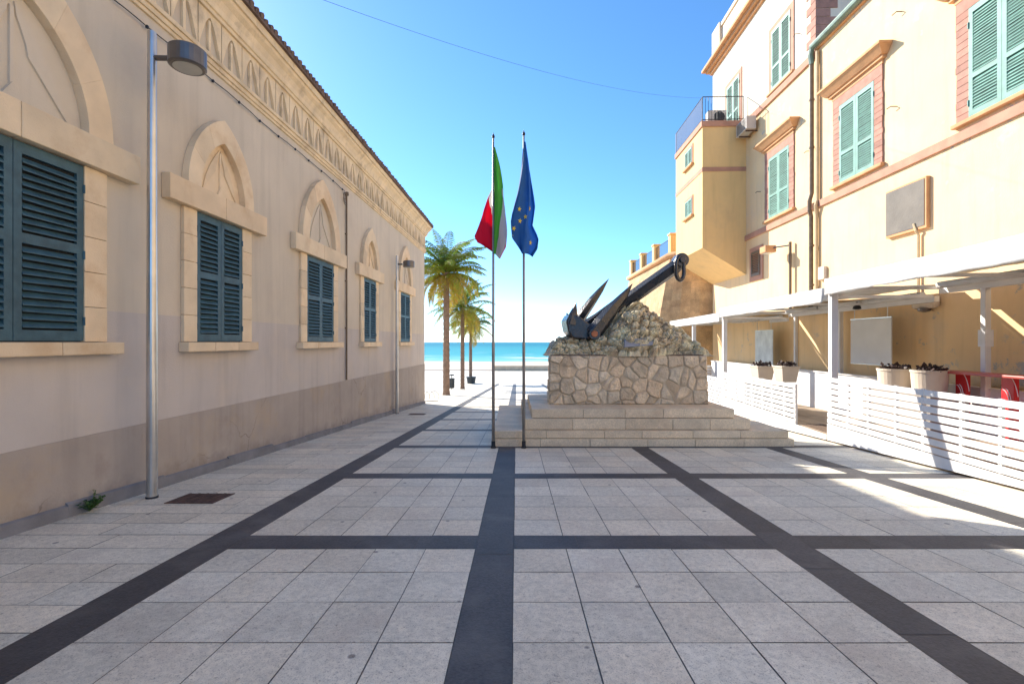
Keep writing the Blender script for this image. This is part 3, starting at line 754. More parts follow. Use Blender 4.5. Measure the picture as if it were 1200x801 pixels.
pergola(2.4, 11.62, 1.50, 1.13, -1.97, 'nearest and highest white awning pergola, over the red counter and hanging board', (11.53, 2.5), back_s=[10.45, 6.2, 2.8])
pergola(11.72, 18.85, 1.30, .95, -2.25, 'middle white awning pergola beside the entrance gap', (18.76,), back_s=[15.6, 18.4])
pergola(18.95, 26.8, 1.13, .79, -2.55, 'farthest white awning pergola reaching behind the rock to the bastion', (22.8, 26.7), back_s=[22.0, 26.0])

# boards hanging in the terraces
def hang_board(s0, s1, z0, z1, o, zbeam, label, m):
    t = thing('hanging_board', PAL(((s0+s1)/2, o, z0)), label, 'board', 'blank boards hanging under the awnings')
    mb = MB(PAL); mb.box((s0, o, z0), (s1, o+.03, z1)); mb.build('panel', m, t, bevel=.006)
    for a, b, c, d in ((s0, s1, z0-.015, z0), (s0, s1, z1, z1+.02)):
        mb = MB(PAL); mb.box((a-.015, o-.005, c), (b+.015, o+.036, d)); mb.build('edging', M['steel'], t)
    for s in (s0+.15, s1-.15):
        mb = MB(PAL); mb.tube([(s, o+.015, z1), (s, o+.015, zbeam)], .012, 5); mb.build('cord', M['white'], t)
hang_board(12.75, 14.35, -.63, .66, .52, 1.2, 'large blank grey board hanging above the round pots', M['board'])
hang_board(18.9, 20.35, -.95, .46, .52, 1.0, 'smaller mottled bluish board hanging behind the square planters', M['boardb'])
# flood lamp under the nearest awning
t = thing('wall_lamp', PAL((12.2, .15, .8)), 'rounded white bulkhead lamp fixed to the wall under the nearest awning', 'lamp')
mb = MB(PAL); mb.box((11.85, .002, .85), (12.55, .22, 1.14)); mb.build('housing', M['pot'], t, bevel=.08)
mb = MB(PAL); mb.lathe((12.2, .14, .76), [(.03, 0), (.13, .03), (.15, .10)], 14); mb.build('lens', M['lamp_g'], t)
t = thing('security_camera', PAL((14.0, .3, 1.0)), 'small dark spotlight hung from the awning beam above the grey board', 'lamp')
mb = MB(PAL); mb.tube([(14.0, .6, 1.17), (14.0, .6, 1.06)], .02, 6); mb.build('stem', M['iron'], t)
mb = MB(PAL); mb.lathe((14.0, .6, .95), [(.05, 0), (.11, .02), (.09, .10), (.03, .13)], 12); mb.build('head', M['iron'], t)

def tuft(mb, c, rx, ry, h, n, size=.07, seed=1):
    rg = random.Random(seed)
    for k in range(n):
        a = rg.uniform(0, 6.28); q = rg.random()**.5
        p = Vector(c)+Vector((rx*q*math.cos(a), ry*q*math.sin(a), h*rg.random()*(1-.4*q)))
        d = Vector((rg.uniform(-1, 1), rg.uniform(-1, 1), rg.uniform(-.3, 1))).normalized(); u = d.cross(Vector((rg.uniform(-1, 1), .3, .2))).normalized()
        L_ = size*rg.uniform(.7, 1.5); W_ = L_*.35
        mb.poly([p, p+d*L_*.5+u*W_, p+d*L_, p+d*L_*.5-u*W_], (rg.uniform(.7, 1.4),)*3)
def round_pot(s, o, zt, r, label, seed):
    c = PAL((s, o, 0)); z0 = zt-.52
    t = thing('potted_plant', (c.x, c.y, z0), label, 'potted plant', 'round pots on the nearest terrace')
    mb = MB(); mb.lathe((c.x, c.y, z0), [(r*.90, 0), (r*.95, .2), (r, .46), (r*1.04, .47), (r*1.04, .52), (r*.93, .52), (r*.92, .45), (.05, .44)], 28); mb.build('pot', M['pot'], t, smooth=False)
    mb = MB(); tuft(mb, (c.x, c.y, zt-.06), r*.85, r*.85, .17, 170, .09, seed)
    for k in range(14):
        a = seed+k*.45; p = Vector((c.x+r*.6*math.cos(a), c.y+r*.6*math.sin(a), zt-.08)); mb.tube([p, p+Vector((.03*math.cos(a*3), .02, .18))], .006, 4, .003)
    mb.build('foliage', M['leafd'], t, recalc=False)
round_pot(11.85, 1.12, -.66, .37, 'round cream pot of dark plants under the grey board, left of its twin', 5)
round_pot(10.85, 1.12, -.64, .34, 'round cream pot of dark plants standing next to the red counter', 9)
mb = MB(PAL); mb.box((10.3, .72, -1.97), (12.4, 1.55, -1.165))
tag(mb.build('planter_bench', M['bench'], bevel=.01), 'plain box bench carrying the two round cream pots', 'bench')
def sq_planter(cx, cy, zt, w_, label, seed):
    z0 = zt-.50
    t = thing('planter_box', (cx, cy, z0), label, 'planter', 'square planters on the middle terrace')
    mb = MB(); d = .06
    mb.hexa([(cx-w_+d, cy-w_+d, z0), (cx+w_-d, cy-w_+d, z0), (cx+w_-d, cy+w_-d, z0), (cx-w_+d, cy+w_-d, z0), (cx-w_, cy-w_, zt-.05), (cx+w_, cy-w_, zt-.05), (cx+w_, cy+w_, zt-.05), (cx-w_, cy+w_, zt-.05)])
    mb.box((cx-w_-.02, cy-w_-.02, zt-.048), (cx+w_+.02, cy+w_+.02, zt)); mb.build('box', M['pot'], t, bevel=.01)
    mb = MB(); tuft(mb, (cx, cy, zt), w_*.9, w_*.9, .13, 130, .09, seed); mb.build('foliage', M['leafd'], t, recalc=False)
sq_planter((893-600)/F*16.6, 16.6, -.83, .29, 'square cream planter of dark plants at the far part of the middle fence', 3)
sq_planter((921-600)/F*15.0, 15.0, -.75, .27, 'square cream planter of dark plants nearest the entrance gap', 4)
mb = MB(FEN); mb.box((14.75, -.74, -2.25), (17.3, -.32, -1.335))
tag(mb.build('planter_bench', M['bench'], bevel=.01), 'plain box bench carrying the two square planters behind the middle fence', 'bench')
# red bar counter
t = thing('bar_counter', PAL((9.2, .7, -1.97)), 'glossy red bar counter with printed red leg panels behind the nearest fence', 'counter')
mb = MB(PAL); mb.box((6.2, .50, -.70), (11.15, 1.0, -.645)); mb.build('top', M['redtop'], t, bevel=.012)
for s in (10.43, 9.41, 8.4, 7.3):
    mb = MB(PAL); mb.box((s-.13, .70, -1.97), (s+.13, .80, -.702)); pn = mb.build('leg_panel', M['red'], t, bevel=.01)
    mb = MB(PAL)     # white swirl printed on the panel
    for k, (r, dz) in enumerate(((.16, 0), (.11, -.03), (.20, .02))):
        pts = [(s+.09-.06*k-r*.9*math.sin(q*.2), .803, -1.12+dz+.10*k+r*1.1*math.cos(q*.34)) for q in range(8)]
        mb.tube(pts, .009, 4)
    mb.build('logo', M['logo'], pn)
# paper tied round the back post
mb = MB(FEN); mb.box((10.45-.085, -DEP+.465, -.10), (10.45+.085, -DEP+.635, .26))
tag(mb.build('notice_sheet', M['paper']), 'small white notice wrapped round the white post above the red counter', 'notice')

# ================================================================== MONUMENT
mon = thing('stone_monument', (2.9, 13, gz(13)), 'stepped travertine base carrying a block of polygonal masonry topped by rough rock', 'monument')
random.seed(11)
def step(x0, x1, y0, y1, z0, z1, name='step'):
    mb = MB(); g = .004
    x = x0; xs_ = [x0]
    while x < x1-.5:
        x += rnd(.85, 1.35)
        if x1-x < .5: x = x1
        xs_.append(min(x, x1))
    if xs_[-1] < x1: xs_.append(x1)
    ysp = [y0, y0+.85]
    while ysp[-1] < y1-.6: ysp.append(ysp[-1]+.9)
    if ysp[-1] < y1: ysp.append(y1) if y1-ysp[-1] > .3 else ysp.__setitem__(-1, y1)
    for a, b in zip(xs_, xs_[1:]):
        for c, d in zip(ysp, ysp[1:]):
            j = rnd(-.006, .006)
            mb.box((a+g, c+g+(j if c == y0 else 0), z0+.012), (b-g, d-g, z1+rnd(-.003, .003)), tcol(.10))
    mb.box((x0+.02, y0+.02, z0), (x1-.02, y1-.02, z1-.02), (.35, .33, .31))
    return mb.build(name, M['step'], mon, bevel=.010)
step(-.43, 6.42, 10.86, 15.5, -3.3, -2.215)
step(-.41, 6.34, 10.94, 15.44, -2.214, -2.04)
step(.28, 5.53, 11.08, 14.9, -2.039, -1.79)
step(.46, 5.22, 11.20, 14.3, -1.789, -1.573)
# polygonal masonry block : voronoi relief on the faces
rg = np.random.RandomState(5)
BX0, BX1, BY0, BY1, BZ0, BZ1 = .92, 4.95, 12.05, 14.1, -1.572, -.35
def voro_wall(mb, fn, Lw, Hw, nx, nz_, seed):
    rs = np.random.RandomState(seed); cell = .31
    P_ = []
    for i in range(-1, int(Lw/cell)+2):
        for j in range(-1, int(Hw/cell)+2):
            P_.append((cell*(i+.5)+rs.uniform(-.15, .15), cell*(j+.5)*1.0+rs.uniform(-.15, .15)))
    P_ = np.array(P_); colr = rs.uniform(.78, 1.18, len(P_)); hue = rs.uniform(-.05, .05, len(P_)); dep = rs.uniform(-.008, .014, len(P_))
    U, V = np.meshgrid(np.linspace(0, Lw, nx+1), np.linspace(0, Hw, nz_+1))
    wob = lambda a, b, k: np.array([[mnoise.noise(Vector((x*k, y*k, seed))) for x, y in zip(ra, rb)] for ra, rb in zip(a, b)])
    Uw = U+.03*wob(U, V, 5); Vw = V+.03*wob(V+9, U, 5)
    D = np.hypot(Uw[..., None]-P_[:, 0], Vw[..., None]-P_[:, 1]); idx = np.argsort(D, axis=-1)[..., :2]
    d1 = np.take_along_axis(D, idx[..., :1], -1)[..., 0]; d2 = np.take_along_axis(D, idx[..., 1:2], -1)[..., 0]
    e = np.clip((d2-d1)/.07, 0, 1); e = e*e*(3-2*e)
    rough = .014*wob(U, V, 14)+.010*wob(V, U, 30)
    H_ = .03*e+dep[idx[..., 0]]*e+rough*e
    edge = np.minimum.reduce([V/.03, (Hw-V)/.03, U/.03, (Lw-U)/.03]); H_ = H_*np.clip(edge, 0, 1)
    base = len(mb.v)
    for j in range(nz_+1):
        for i in range(nx+1): mb.add(fn(U[j, i], V[j, i], H_[j, i]))
    for j in range(nz_):
        for i in range(nx):
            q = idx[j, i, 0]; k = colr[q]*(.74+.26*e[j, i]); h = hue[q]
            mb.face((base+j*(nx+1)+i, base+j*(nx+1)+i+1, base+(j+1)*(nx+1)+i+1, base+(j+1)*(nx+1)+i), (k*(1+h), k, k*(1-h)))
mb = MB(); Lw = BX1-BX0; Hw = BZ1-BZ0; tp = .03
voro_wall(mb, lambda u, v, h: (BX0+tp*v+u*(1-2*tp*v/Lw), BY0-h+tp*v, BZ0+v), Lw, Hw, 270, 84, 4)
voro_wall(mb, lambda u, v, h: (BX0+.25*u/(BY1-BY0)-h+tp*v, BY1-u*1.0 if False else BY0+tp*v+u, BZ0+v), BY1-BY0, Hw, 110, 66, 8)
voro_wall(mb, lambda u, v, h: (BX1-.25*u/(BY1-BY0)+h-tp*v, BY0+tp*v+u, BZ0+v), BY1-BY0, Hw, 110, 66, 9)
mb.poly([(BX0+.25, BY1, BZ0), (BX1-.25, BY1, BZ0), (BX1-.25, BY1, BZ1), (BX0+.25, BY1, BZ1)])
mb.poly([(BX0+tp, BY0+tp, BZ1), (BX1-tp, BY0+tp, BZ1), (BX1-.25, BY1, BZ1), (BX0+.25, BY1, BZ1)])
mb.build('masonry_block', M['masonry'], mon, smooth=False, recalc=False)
mb = MB(); mb.box((BX0+.06, BY0+.06, BZ1+.001), (BX1-.10, BY1-.05, BZ1+.022)); mb.build('slab', M['rust'], mon)
# rough rock on top
prof = [(638, 416), (644, 406), (652, 399), (664, 396), (690, 394.5), (700, 391), (708, 381), (718, 370), (730, 360), (742, 354), (752, 359), (762, 367), (774, 375), (788, 381), (798, 388), (808, 398), (818, 408), (826, 417)]
px_ = np.array([(a-600)/F*12.9 for a, b in prof]); pz_ = np.array([(400-b)/F*12.9 for a, b in prof])
def rockpt(u, v):
    x = px_[0]+(px_[-1]-px_[0])*u; ztop = np.interp(x, px_, pz_); z0 = BZ1-.01
    # v: 0 front foot .. 0.55 ridge .. 1 back foot
    k = min(1, v/.58); back = max(0, (v-.62)/.38)
    y = 12.12+.14*math.sin(u*9)+(12.95-12.12)*k**1.5+.95*back
    z = z0+(ztop-z0)*(math.sin(k*math.pi/2)**.62)*(1-back**1.6)
    p = Vector((x, y, z))
    q = Vector((x*4.0+.45*mnoise.noise(p*2.5), y*4.0, z*5.6+.4*mnoise.noise(p*2.7+Vector((7, 7, 7)))))
    amp = min(1, (z-z0)/.10)*min(1, u*14)*min(1, (1-u)*14)
    d, pt = mnoise.voronoi(q); rr = mnoise.noise(pt[0]*5.7)
    dome = math.sqrt(max(0., 1-(d[0]/.78)**2)); crev = min(1., (d[1]-d[0])/.22)
    q2 = q*2.6+Vector((5, 1, 2)); d2, _ = mnoise.voronoi(q2); dome2 = math.sqrt(max(0., 1-(d2[0]/.8)**2))
    off = (.15*(dome-.45)*(.8+.6*rr)+.10*rr-.07*(1-crev)**2+.075*(dome2-.5)+.035*mnoise.noise(q*5)+.02*mnoise.noise(q*11))*amp
    n_ = Vector((.55*(u-.5), -1 if back <= 0 else .5, .45)).normalized()
    p += n_*off*1.15
    return p
mb = MB()
NU, NV = 270, 150
cc = {}
def rcol(i, j):
    p = mb.v[j*(NU+1)+i]; q = Vector((p.x*4.0, p.y*4.0, p.z*4.4)); d, pt = mnoise.voronoi(q)
    k = .75+.55*(mnoise.noise(pt[0]*7.3)*.5+.5); h = .10*mnoise.noise(pt[0]*3.1+Vector((9, 0, 0))); k2 = 1+.3*mnoise.noise(q*3)
    return (k*k2*(1+h), k*k2, k*k2*(1-h))
mb.grid(rockpt, NU, NV, rcol)
mb.build('rock', M['rock'], mon, recalc=False)
a = P(731, 406, 12.13); 
mb = MB(); p0, p1, p2, p3 = P(732, 406, 11.83), P(765, 403.5, 11.85), P(766, 395.5, 11.98), P(732, 396.5, 11.96)
mb.prism([p0, p1, p2, p3], (0, .45, -.06)); mb.build('plaque', M['plaque'], mon, bevel=.006)

# ---------------- anchor
anc = thing('ship_anchor', P(690, 396, 12.7), 'black stockless ship anchor leaning on the rock with its shackle high in the air', 'anchor')
def blade(mb, pts, wd, th, side=Vector((0, 1, 0))):
    """tapered fluke with a ridge: pts centreline, wd in-plane half width, th half depth"""
    rings = []
    for k, p in enumerate(pts):
        d = (pts[min(k+1, len(pts)-1)]-pts[max(k-1, 0)]).normalized(); n_ = d.cross(side).normalized(); m_ = n_.cross(d).normalized()
        r_ = [p+n_*wd[k], p+n_*wd[k]*.45-m_*th[k], p-n_*wd[k]*.55-m_*th[k]*.8, p-n_*wd[k], p-n_*wd[k]*.55+m_*th[k]*.8, p+n_*wd[k]*.45+m_*th[k]]
        rings.append([mb.add(q) for q in r_])
    for a, b in zip(rings, rings[1:]):
        for q in range(6): mb.face((a[q], a[(q+1) % 6], b[(q+1) % 6], b[q]))
    mb.face(rings[0][::-1]); mb.face(rings[-1])
U_ = .0225
# shank: tapered beam, chamfered
mb = MB(); blade(mb, [P(694, 382, 13.0), P(720, 363, 12.80), P(760, 334, 12.45), P(790, 313, 12.18), P(797, 308, 12.12)], [.18, .185, .185, .18, .15], [.15, .15, .15, .15, .13]); mb.build('shank', M['anchor'], anc, bevel=.015)
mb = MB()
hd = P(797, 305, 12.12); mb.tube([hd+Vector((0, -.17, 0)), hd+Vector((0, .17, 0))], .175, 18); mb.tube([hd+Vector((0, -.23, 0)), hd+Vector((0, .23, 0))], .085, 12)
mb.build('shank_head', M['anchor'], anc, bevel=.02)
# shackle link hanging from the head
mb = MB(); c0 = P(797, 314, 11.95); pts = []
for q in range(20):
    a = 2*math.pi*q/20; pts.append(c0+Vector((.105*math.cos(a), .02*math.cos(a), .19*math.sin(a)+(.10 if math.sin(a) > 0 else -.10))))
mb.tube(pts, .052, 8, closed=True); mb.build('shackle', M['anchor'], anc, smooth=True)
# crown
mb = MB()
cp = [(663.5, 375), (668, 367), (675, 369), (681, 371), (690, 378), (700, 381), (708, 386), (706, 394), (700, 397), (684, 396.5), (672, 395.5), (666, 388)]
mb.prism([P(x, y, 12.35) for x, y in cp], (-.02, 1.15, .02)); mb.build('crown', M['anchor'], anc, bevel=.035)
mb = MB(); blade(mb, [P(670, 380, 12.45), P(672, 368, 12.45), P(675, 354, 12.5)], [.16, .12, .012], [.14, .10, .02]); mb.build('tripping_palm', M['anchor'], anc, bevel=.01); mb = MB(); blade(mb, [P(671, 384, 13.3), P(667, 374, 13.3), P(664, 366, 13.3)], [.14, .10, .012], [.12, .10, .02]); mb.build('tripping_palm', M['anchor'], anc, bevel=.01)
mb = MB(); blade(mb, [P(695, 391, 12.32), P(706, 377, 12.30), P(719, 360, 12.36), P(732, 345, 12.45), P(741, 332, 12.55)], [.21, .20, .16, .10, .010], [.16, .15, .12, .06, .01]); mb.build('fluke', M['anchor'], anc, bevel=.012)
mb = MB(); blade(mb, [P(676, 378, 13.35), P(684, 366, 13.30), P(694, 352, 13.32), P(704, 339, 13.4), P(713.5, 326, 13.5)], [.16, .15, .125, .08, .008], [.14, .14, .11, .06, .01]); mb.build('fluke', M['anchor'], anc, bevel=.012)
mb = MB(); blade(mb, [P(686, 381, 12.85), P(700, 370, 12.75), P(718, 352, 12.7)], [.15, .10, .01], [.12, .08, .01]); mb.build('fluke_rib', M['anchor'], anc, bevel=.01)
mb = MB(); b0 = P(697, 390.5, 12.13); mb.tube([b0, b0+Vector((0, .25, 0))], .085, 14); mb.build('bolt', M['bolt'], anc, bevel=.01)
mb = MB(); b0 = P(697, 390.5, 12.17); mb.tube([b0, b0+Vector((0, .22, 0))], .155, 16); mb.build('boss', M['anchor'], anc, bevel=.02)

# ================================================================== FLAGPOLES AND FLAGS
def flagpole(x, y, ztop, label):
    z0 = gz(y)+.004
    t = thing('flagpole', (x, y, z0), label, 'flagpole', 'slim metal flagpoles in front of the monument')
    mb = MB(); mb.tube([(x, y, z0), (x, y, z0+2.4), (x, y, ztop)], [.036, .033, .020], 10); mb.build('pole', M['poleM'], t, smooth=True)
    mb = MB(); mb.lathe((x, y, z0), [(.06, 0), (.06, .04), (.045, .05), (.042, .16)], 12); mb.build('socket', M['iron'], t)
    mb = MB(); mb.lathe((x, y, ztop), [(.02, 0), (.034, .02), (.034, .05), (.012, .09), (.006, .12)], 10); mb.build('finial', M['iron'], t)
XA, XB, YP = -.415, .262, 10.62
flagpole(XA, YP, 4.52, 'left slim metal flagpole, the one flying the tricolour')
flagpole(XB, YP, 4.58, 'right slim metal flagpole, the one flying the blue flag')
def interp(x, xs_, ys_): return float(np.interp(x, xs_, ys_))
k_ = YP/F
# tricolour: limp, folded round the pole. rows go down, s runs over the folds
mb = MB(); mb.uv = []
NR, NS = 64, 48
def tri(sv, d):
    z = (400-(172+126*d))*k_
    right = interp(d, [0, .15, .35, .55, .8, .92, 1], [1, 6, 11, 13.5, 14, 13, 8]); left = interp(d, [0, .36, .48, .62, .88, .94, 1], [0, 0, -7, -14, -24, -19, 4])
    # fold path
    xs_ = [0, .30, .45, .62, .80, 1.0]; ex = [0, right*.55, right, right*.35, left*.45, left]; ey = [0, -.05, .02, .11, .15, .10]
    x = interp(sv, xs_, ex); y = interp(sv, xs_, ey)*min(1, d*3)
    zz = z+k_*((interp(sv, xs_, [0, -3, -1, 3, 3, 5])+2.5*math.sin(sv*14))*min(1, max(0, (d-.25)*2)))*(1 if d < 1 else 1)
    y += .035*math.sin(sv*17+d*5)*min(1, d*2.5); x += 1.6*math.sin(sv*13+d*9+1)*min(1, d*1.5)*(sv > .05)
    umax = interp(d, [0, .2, .36, .46, .56, .9, 1], [.05, .25, .55, .68, .86, 1, 1])
    g = interp(sv, [0, .45, 1], [0, interp(d, [0, .35, .6, .8, 1], [.05, .31, .42, .58, .95]), umax])
    return (XA+.02+x*k_, YP-.01+y, zz), g
uvs = []
def trif(u, v): p, g = tri(u, v); uvs.append((g, v)); return p
mb.grid(trif, NS, NR); mb.uv = uvs
tag(mb.build('flag', M['tric'], smooth=True, recalc=False, solid=.004), 'limp green, white and red tricolour flag hanging on the left pole', 'flag', 'flags on the two poles')
# blue flag with yellow stars
def eu(sv, d):
    z = (400-(166+132*d))*k_
    right = interp(d, [0, .3, .6, .75, .86, .93, 1], [2, 8, 12, 9, 17, 16, 10]); left = interp(d, [0, .22, .5, .75, .9, 1], [0, -3, -8, -14, -14, -6])
    xs_ = [0, .14, .34, .5, .64, .82, 1.0]; ex = [0, left*.4, left, left*.3, right*.35, right*.9, right]; ey = [0, -.07, -.12, -.16, -.06, .02, .10]
    x = interp(sv, xs_, ex); y = interp(sv, xs_, ey)*min(1, d*3)
    y += .045*math.sin(sv*21+d*5)*min(1, d*2.2); x += 1.5*math.sin(sv*16+d*8)*min(1, d*1.5)
    return Vector((XB+x*k_, YP-.02+y-.03*min(1, d*3), z+k_*(interp(sv, xs_, [0, 4, 7, 0, -3, -2, 8])+3*math.sin(sv*12))*d))
mb = MB(); mb.grid(lambda u, v: eu(u, v), 48, 64)
ef = mb.build('flag', M['eu'], smooth=True, recalc=False, solid=.004)
tag(ef, 'limp blue flag with yellow stars hanging on the right pole', 'flag', 'flags on the two poles')
for (s_, d_) in ((.46, .615), (.47, .715), (.38, .80), (.27, .885), (.58, .68), (.69, .90), (.72, .60)):
    c = eu(s_, d_); du = (eu(s_+.01, d_)-eu(s_-.01, d_)).normalized(); dv = (eu(s_, d_+.01)-eu(s_, d_-.01)).normalized(); n_ = du.cross(dv).normalized()
    if n_.y > 0: n_ = -n_
    dv = n_.cross(du).normalized(); mb = MB(); pts = []
    for q in range(10):
        r_ = .062 if q % 2 == 0 else .026; a = math.pi/2+q*math.pi/5; pts.append(c+n_*.008+du*r_*math.cos(a)*.8+dv*r_*math.sin(a)*(1 if dv.z > 0 else -1))
    mb.prism(pts, n_*.003); mb.build('star', M['star'], ef)

# ================================================================== STREET LAMPS BY THE HALL
def street_lamp(x, y, ztop, label, az):
    z0 = gz(y)+.004
    t = thing('street_lamp', (x, y, z0), label, 'street lamp', 'drum headed lamp posts along the hall')
    mb = MB(); mb.tube([(x, y, z0), (x, y, z0+2.5), (x, y, ztop)], [.066, .062, .052], 20); mb.tube([(x, y, ztop), (x, y, ztop+.02)], .05, 20); mb.build('pole', M['steel'], t, smooth=False)
    mb = MB(); mb.lathe((x, y, z0), [(.075, 0), (.075, .025), (.067, .03)], 14); mb.build('collar', M['iron'], t)
    d = Vector((math.cos(az), math.sin(az), 0)); a = Vector((x, y, ztop-.33))
    mb = MB(); mb.tube([a+d*.04, a+d*.22], .035, 10); mb.build('arm', M['lamp_g'], t)
    c = a+d*.47
    mb = MB(); mb.lathe((c.x, c.y, c.z-.13), [(.20, 0), (.225, .02), (.225, .24), (.20, .26), (.02, .27)], 28); mb.build('drum', M['lamp_g'], t)
    mb = MB(); mb.lathe((c.x, c.y, c.z-.135), [(.17, 0), (.17, .004)], 24); mb.build('glass', M['glass'], t)
street_lamp(-4.86, 6.45, 4.16, 'near steel lamp post with a drum head, standing beside the largest hall window', R(2))
street_lamp(-4.62, 19.2, 3.45, 'far steel lamp post with a drum head, near the seaward end of the hall', R(2))

# ================================================================== SMALL THINGS ON THE GROUND
def grate(cx, cy, wx, wy, label):
    mb = MB(); n = 9
    def zz(y): return gz(y)+.006
    for k in range(n):
        a = cy-wy/2+wy*k/n; b = a+wy/n*.55
        mb.hexa([(cx-wx/2, a, zz(a)), (cx+wx/2, a, zz(a)), (cx+wx/2, b, zz(b)), (cx-wx/2, b, zz(b)), (cx-wx/2, a, zz(a)+.012), (cx+wx/2, a, zz(a)+.012), (cx+wx/2, b, zz(b)+.012), (cx-wx/2, b, zz(b)+.012)])
    for k in range(6):
        x = cx-wx/2+wx*k/5; a, b = cy-wy/2, cy+wy/2
        mb.hexa([(x-.015, a, zz(a)), (x+.015, a, zz(a)), (x+.015, b, zz(b)), (x-.015, b, zz(b)), (x-.015, a, zz(a)+.010), (x+.015, a, zz(a)+.010), (x+.015, b, zz(b)+.010), (x-.015, b, zz(b)+.010)])
    tag(mb.build('drain_grate', M['rust']), label, 'grate', 'rusty drain grates along the hall')
grate(-4.18, 6.42, .60, .50, 'rusty drain grate in the paving just beyond the near lamp post')
grate(-3.75, 18.9, .60, .50, 'rusty drain grate in the paving near the far lamp post')
mb = MB(); c = Vector((wallx(5.8)+.11, 5.8, gz(5.8)+.02))
rg = random.Random(2)
for k in range(16):
    a = rg.uniform(0, 6.28); d = Vector((math.cos(a)*.6+.2, math.sin(a)*.7, rg.uniform(.5, 1.1))); L_ = rg.uniform(.10, .22); tip = c+d*L_
    mb.tube([c, tip], .004, 4)
    for q in range(9):
        p = c+d*L_*(q+3)/11; dd = Vector((rg.uniform(-1, 1), rg.uniform(-1, 1), rg.uniform(-.2, .8))).normalized(); u = dd.cross(Vector((.3, .2, 1))).normalized(); l = rg.uniform(.035, .06)
        mb.poly([p, p+dd*l*.5+u*l*.4, p+dd*l, p+dd*l*.5-u*l*.4], (rg.uniform(.6, 1.3),)*3)
tag(mb.build('weed', M['weed'], recalc=False), 'small leafy weed sprouting from the cement kerb of the hall', 'plant')
# overhead cable
mb = MB(); a = Vector((-5.6, 7.6, 6.42)); b = Vector(PAL((22.4, 2.0, 11.45)))
mb.tube([a.lerp(b, k/40)-Vector((0, 0, .62*4*(k/40)*(1-k/40))) for k in range(41)], .004, 5)
tag(mb.build('overhead_cable', M['iron']), 'thin dark cable slung across the sky from the hall roof to the bay balcony', 'cable')

# ================================================================== PALMS AND SEAFRONT
def palm(px, Y, ytop, r0, r1, nfr, flen, label, seed, lean=0.):
    rg = random.Random(seed)
    x = (px-600)/F*Y; z0 = gz(Y); zt = (400-ytop)/F*Y
    t = thing('palm_tree', (x, Y, z0), label, 'palm tree', 'palms on the seafront')
    mb = MB(); n = 46; pts = []; rr = []
    for k in range(n+1):
        q = k/n; pts.append(Vector((x+lean*q*q, Y, z0+(zt-z0)*q))); rr.append((r0+(r1-r0)*q)*(1+(.07 if k % 2 else -.03))*(1.25 if k == 0 else 1)*(1+.35*max(0, (q-.88)/.12)))
    mb.tube(pts, rr, 14); mb.build('trunk', M['trunk'], t)
    tp_ = pts[-1]
    mb = MB()
    for k in range(nfr):
        q = k/nfr; az = k*2.399+rg.uniform(-.3, .3)
        el = R(86-125*q**1.1+rg.uniform(-9, 9)); L_ = flen*rg.uniform(.85, 1.1)*(1 if q < .75 else .8)
        droop = rg.uniform(1.1, 2.0)*(1-.25*q)
        dead = q > .72
        base = (1.0, 1.12, .95) if q < .45 else ((1.75, 1.45, .75) if not dead else (2.4, 1.5, .95))
        if rg.random() < .3 and not dead: base = (1.5, 1.45, .75)
        br = rg.uniform(.75, 1.25); base = tuple(c*br for c in base)
        h = Vector((math.cos(az), math.sin(az), 0)); p = tp_+h*.12+Vector((0, 0, .15-.35*q)); pts = [p]; e_ = el; S = 14
        for s in range(S):
            e_ -= droop*(1/S)*(.5+1.2*s/S); e_ = max(e_, R(-86)); p = p+(h*math.cos(e_)+Vector((0, 0, math.sin(e_))))*(L_/S); pts.append(p)
        mb.tube(pts, .030, 4, .006, col=tuple(c*1.1 for c in base))
        side = Vector((-math.sin(az), math.cos(az), 0)); NL = 40
        for s in range(3, NL):
            f = s/NL*S; i = min(int(f), S-1); p = pts[i].lerp(pts[i+1], f-i); tg = (pts[i+1]-pts[i]).normalized(); up = side.cross(tg).normalized()
            ll = flen*.19*math.sin(math.pi*min(1, .12+s/NL*.86))*rg.uniform(.8, 1.15)
            for sg in (-1, 1):
                d = (side*sg*rg.uniform(.7, 1)+tg*rg.uniform(.5, .8)+up*(.25 if not dead else -.4)).normalized()
                mid = p+d*ll*.55; end = p+d*ll-Vector((0, 0, ll*(.35 if not dead else .6))); wv = tg*.034
                c = tuple(v*rg.uniform(.75, 1.25) for v in base)
                mb.poly([p-wv*.6, p+wv*.6, mid+wv, mid-wv], c); mb.poly([mid-wv, mid+wv, end], c)
    mb.build('crown', M['frond'], t, recalc=False)
    return t
palm(523, 34.0, 319, .24, .20, 68, 3.5, 'tallest palm with a full crown, nearest the hall corner', 4)
palm(542, 45.5, 360, .20, .17, 50, 3.8, 'middle palm with a drooping crown, between the other two palms', 8)
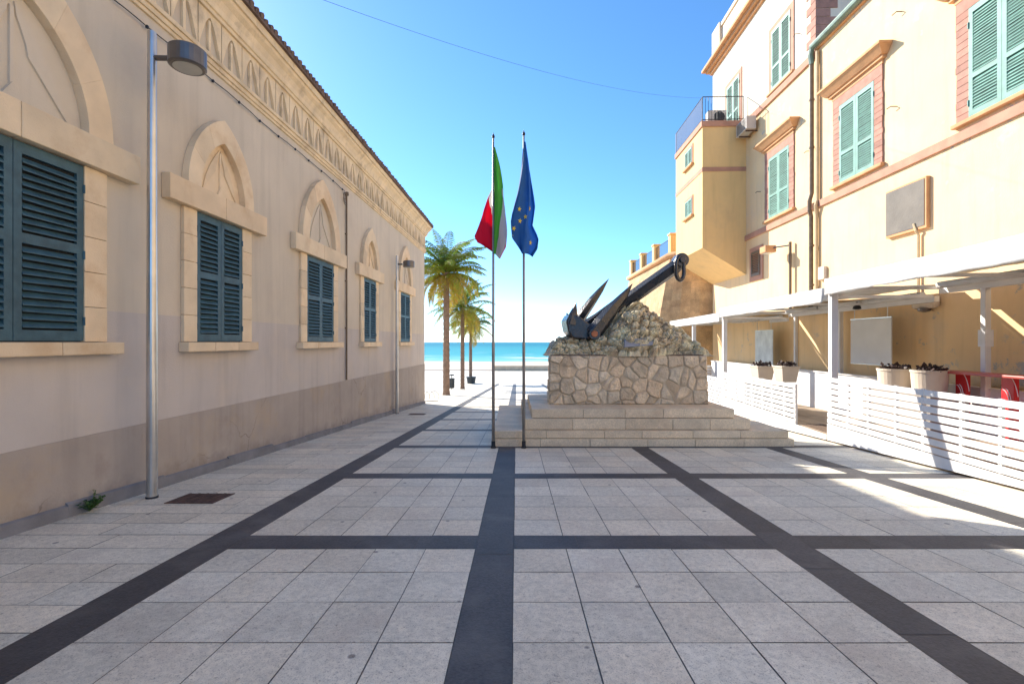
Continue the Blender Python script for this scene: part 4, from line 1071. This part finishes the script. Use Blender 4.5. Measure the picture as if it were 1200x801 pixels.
palm(551.5, 62.0, 381, .22, .18, 46, 3.6, 'farthest and shortest looking palm, rising from a dark tub', 12)
# tub at the foot of the far palm
c = P(552, 448, 61.8)
mb = MB(); mb.lathe((c.x, 62, gz(62)), [(.50, 0), (.62, .75), (.66, .76), (.66, .86), (.40, .88)], 18)
tag(mb.build('palm_tub', M['bin']), 'dark round tub at the foot of the farthest palm', 'tub')
# litter bin
t = thing('litter_bin', (-5.62, 44.5, gz(44.5)), 'dark round litter bin with a raised lid behind the tallest palm', 'bin')
mb = MB(); mb.lathe((-5.62, 44.5, gz(44.5)+.12), [(.20, 0), (.26, .08), (.28, .85), (.30, .86), (.30, .92), (.2, .93)], 18); mb.build('body', M['bin'], t)
mb = MB(); mb.tube([(-5.62, 44.5, gz(44.5)), (-5.62, 44.5, gz(44.5)+1.35)], .03, 8); mb.build('post', M['iron'], t)
mb = MB(); mb.lathe((-5.62, 44.5, gz(44.5)+1.30), [(.27, 0), (.22, .08), (.05, .12)], 16); mb.build('lid', M['bin'], t)
# hoop rack at the hall corner
mb = MB()
for k in range(3):
    cx = -4.85+.22*k; cy = 26.6+.25*k; pts = [Vector((cx+.26*math.cos(a), cy+.05*math.cos(a), gz(cy)+.28+.30*math.sin(a))) for a in [q*math.pi/9-.55 for q in range(13)]]
    mb.tube(pts, .022, 6)
mb.tube([(-5.1, 26.5, gz(26.5)+.03), (-4.2, 27.2, gz(27.2)+.03)], .025, 6)
tag(mb.build('bicycle_rack', M['steel']), 'low hooped metal bicycle rack beside the seaward corner of the hall', 'bicycle rack')
# low seafront wall
mb = MB()
y0 = 89.3
for k in range(22):
    x0 = -3.6+k*2.6; x1 = x0+2.58; ya = y0-.02*k
    mb.box((x0, ya, gz(60)-.1), (x1, ya+.5, gz(60)+.92+.004*k), tcol(.06))
mb.box((-3.7, y0-.6, gz(60)+.94), (54, y0+.6, gz(60)+1.06)) if False else None
tag(mb.build('seafront_wall', M['wallsand'], bevel=.05), 'low sandstone wall between the promenade and the beach', 'wall')
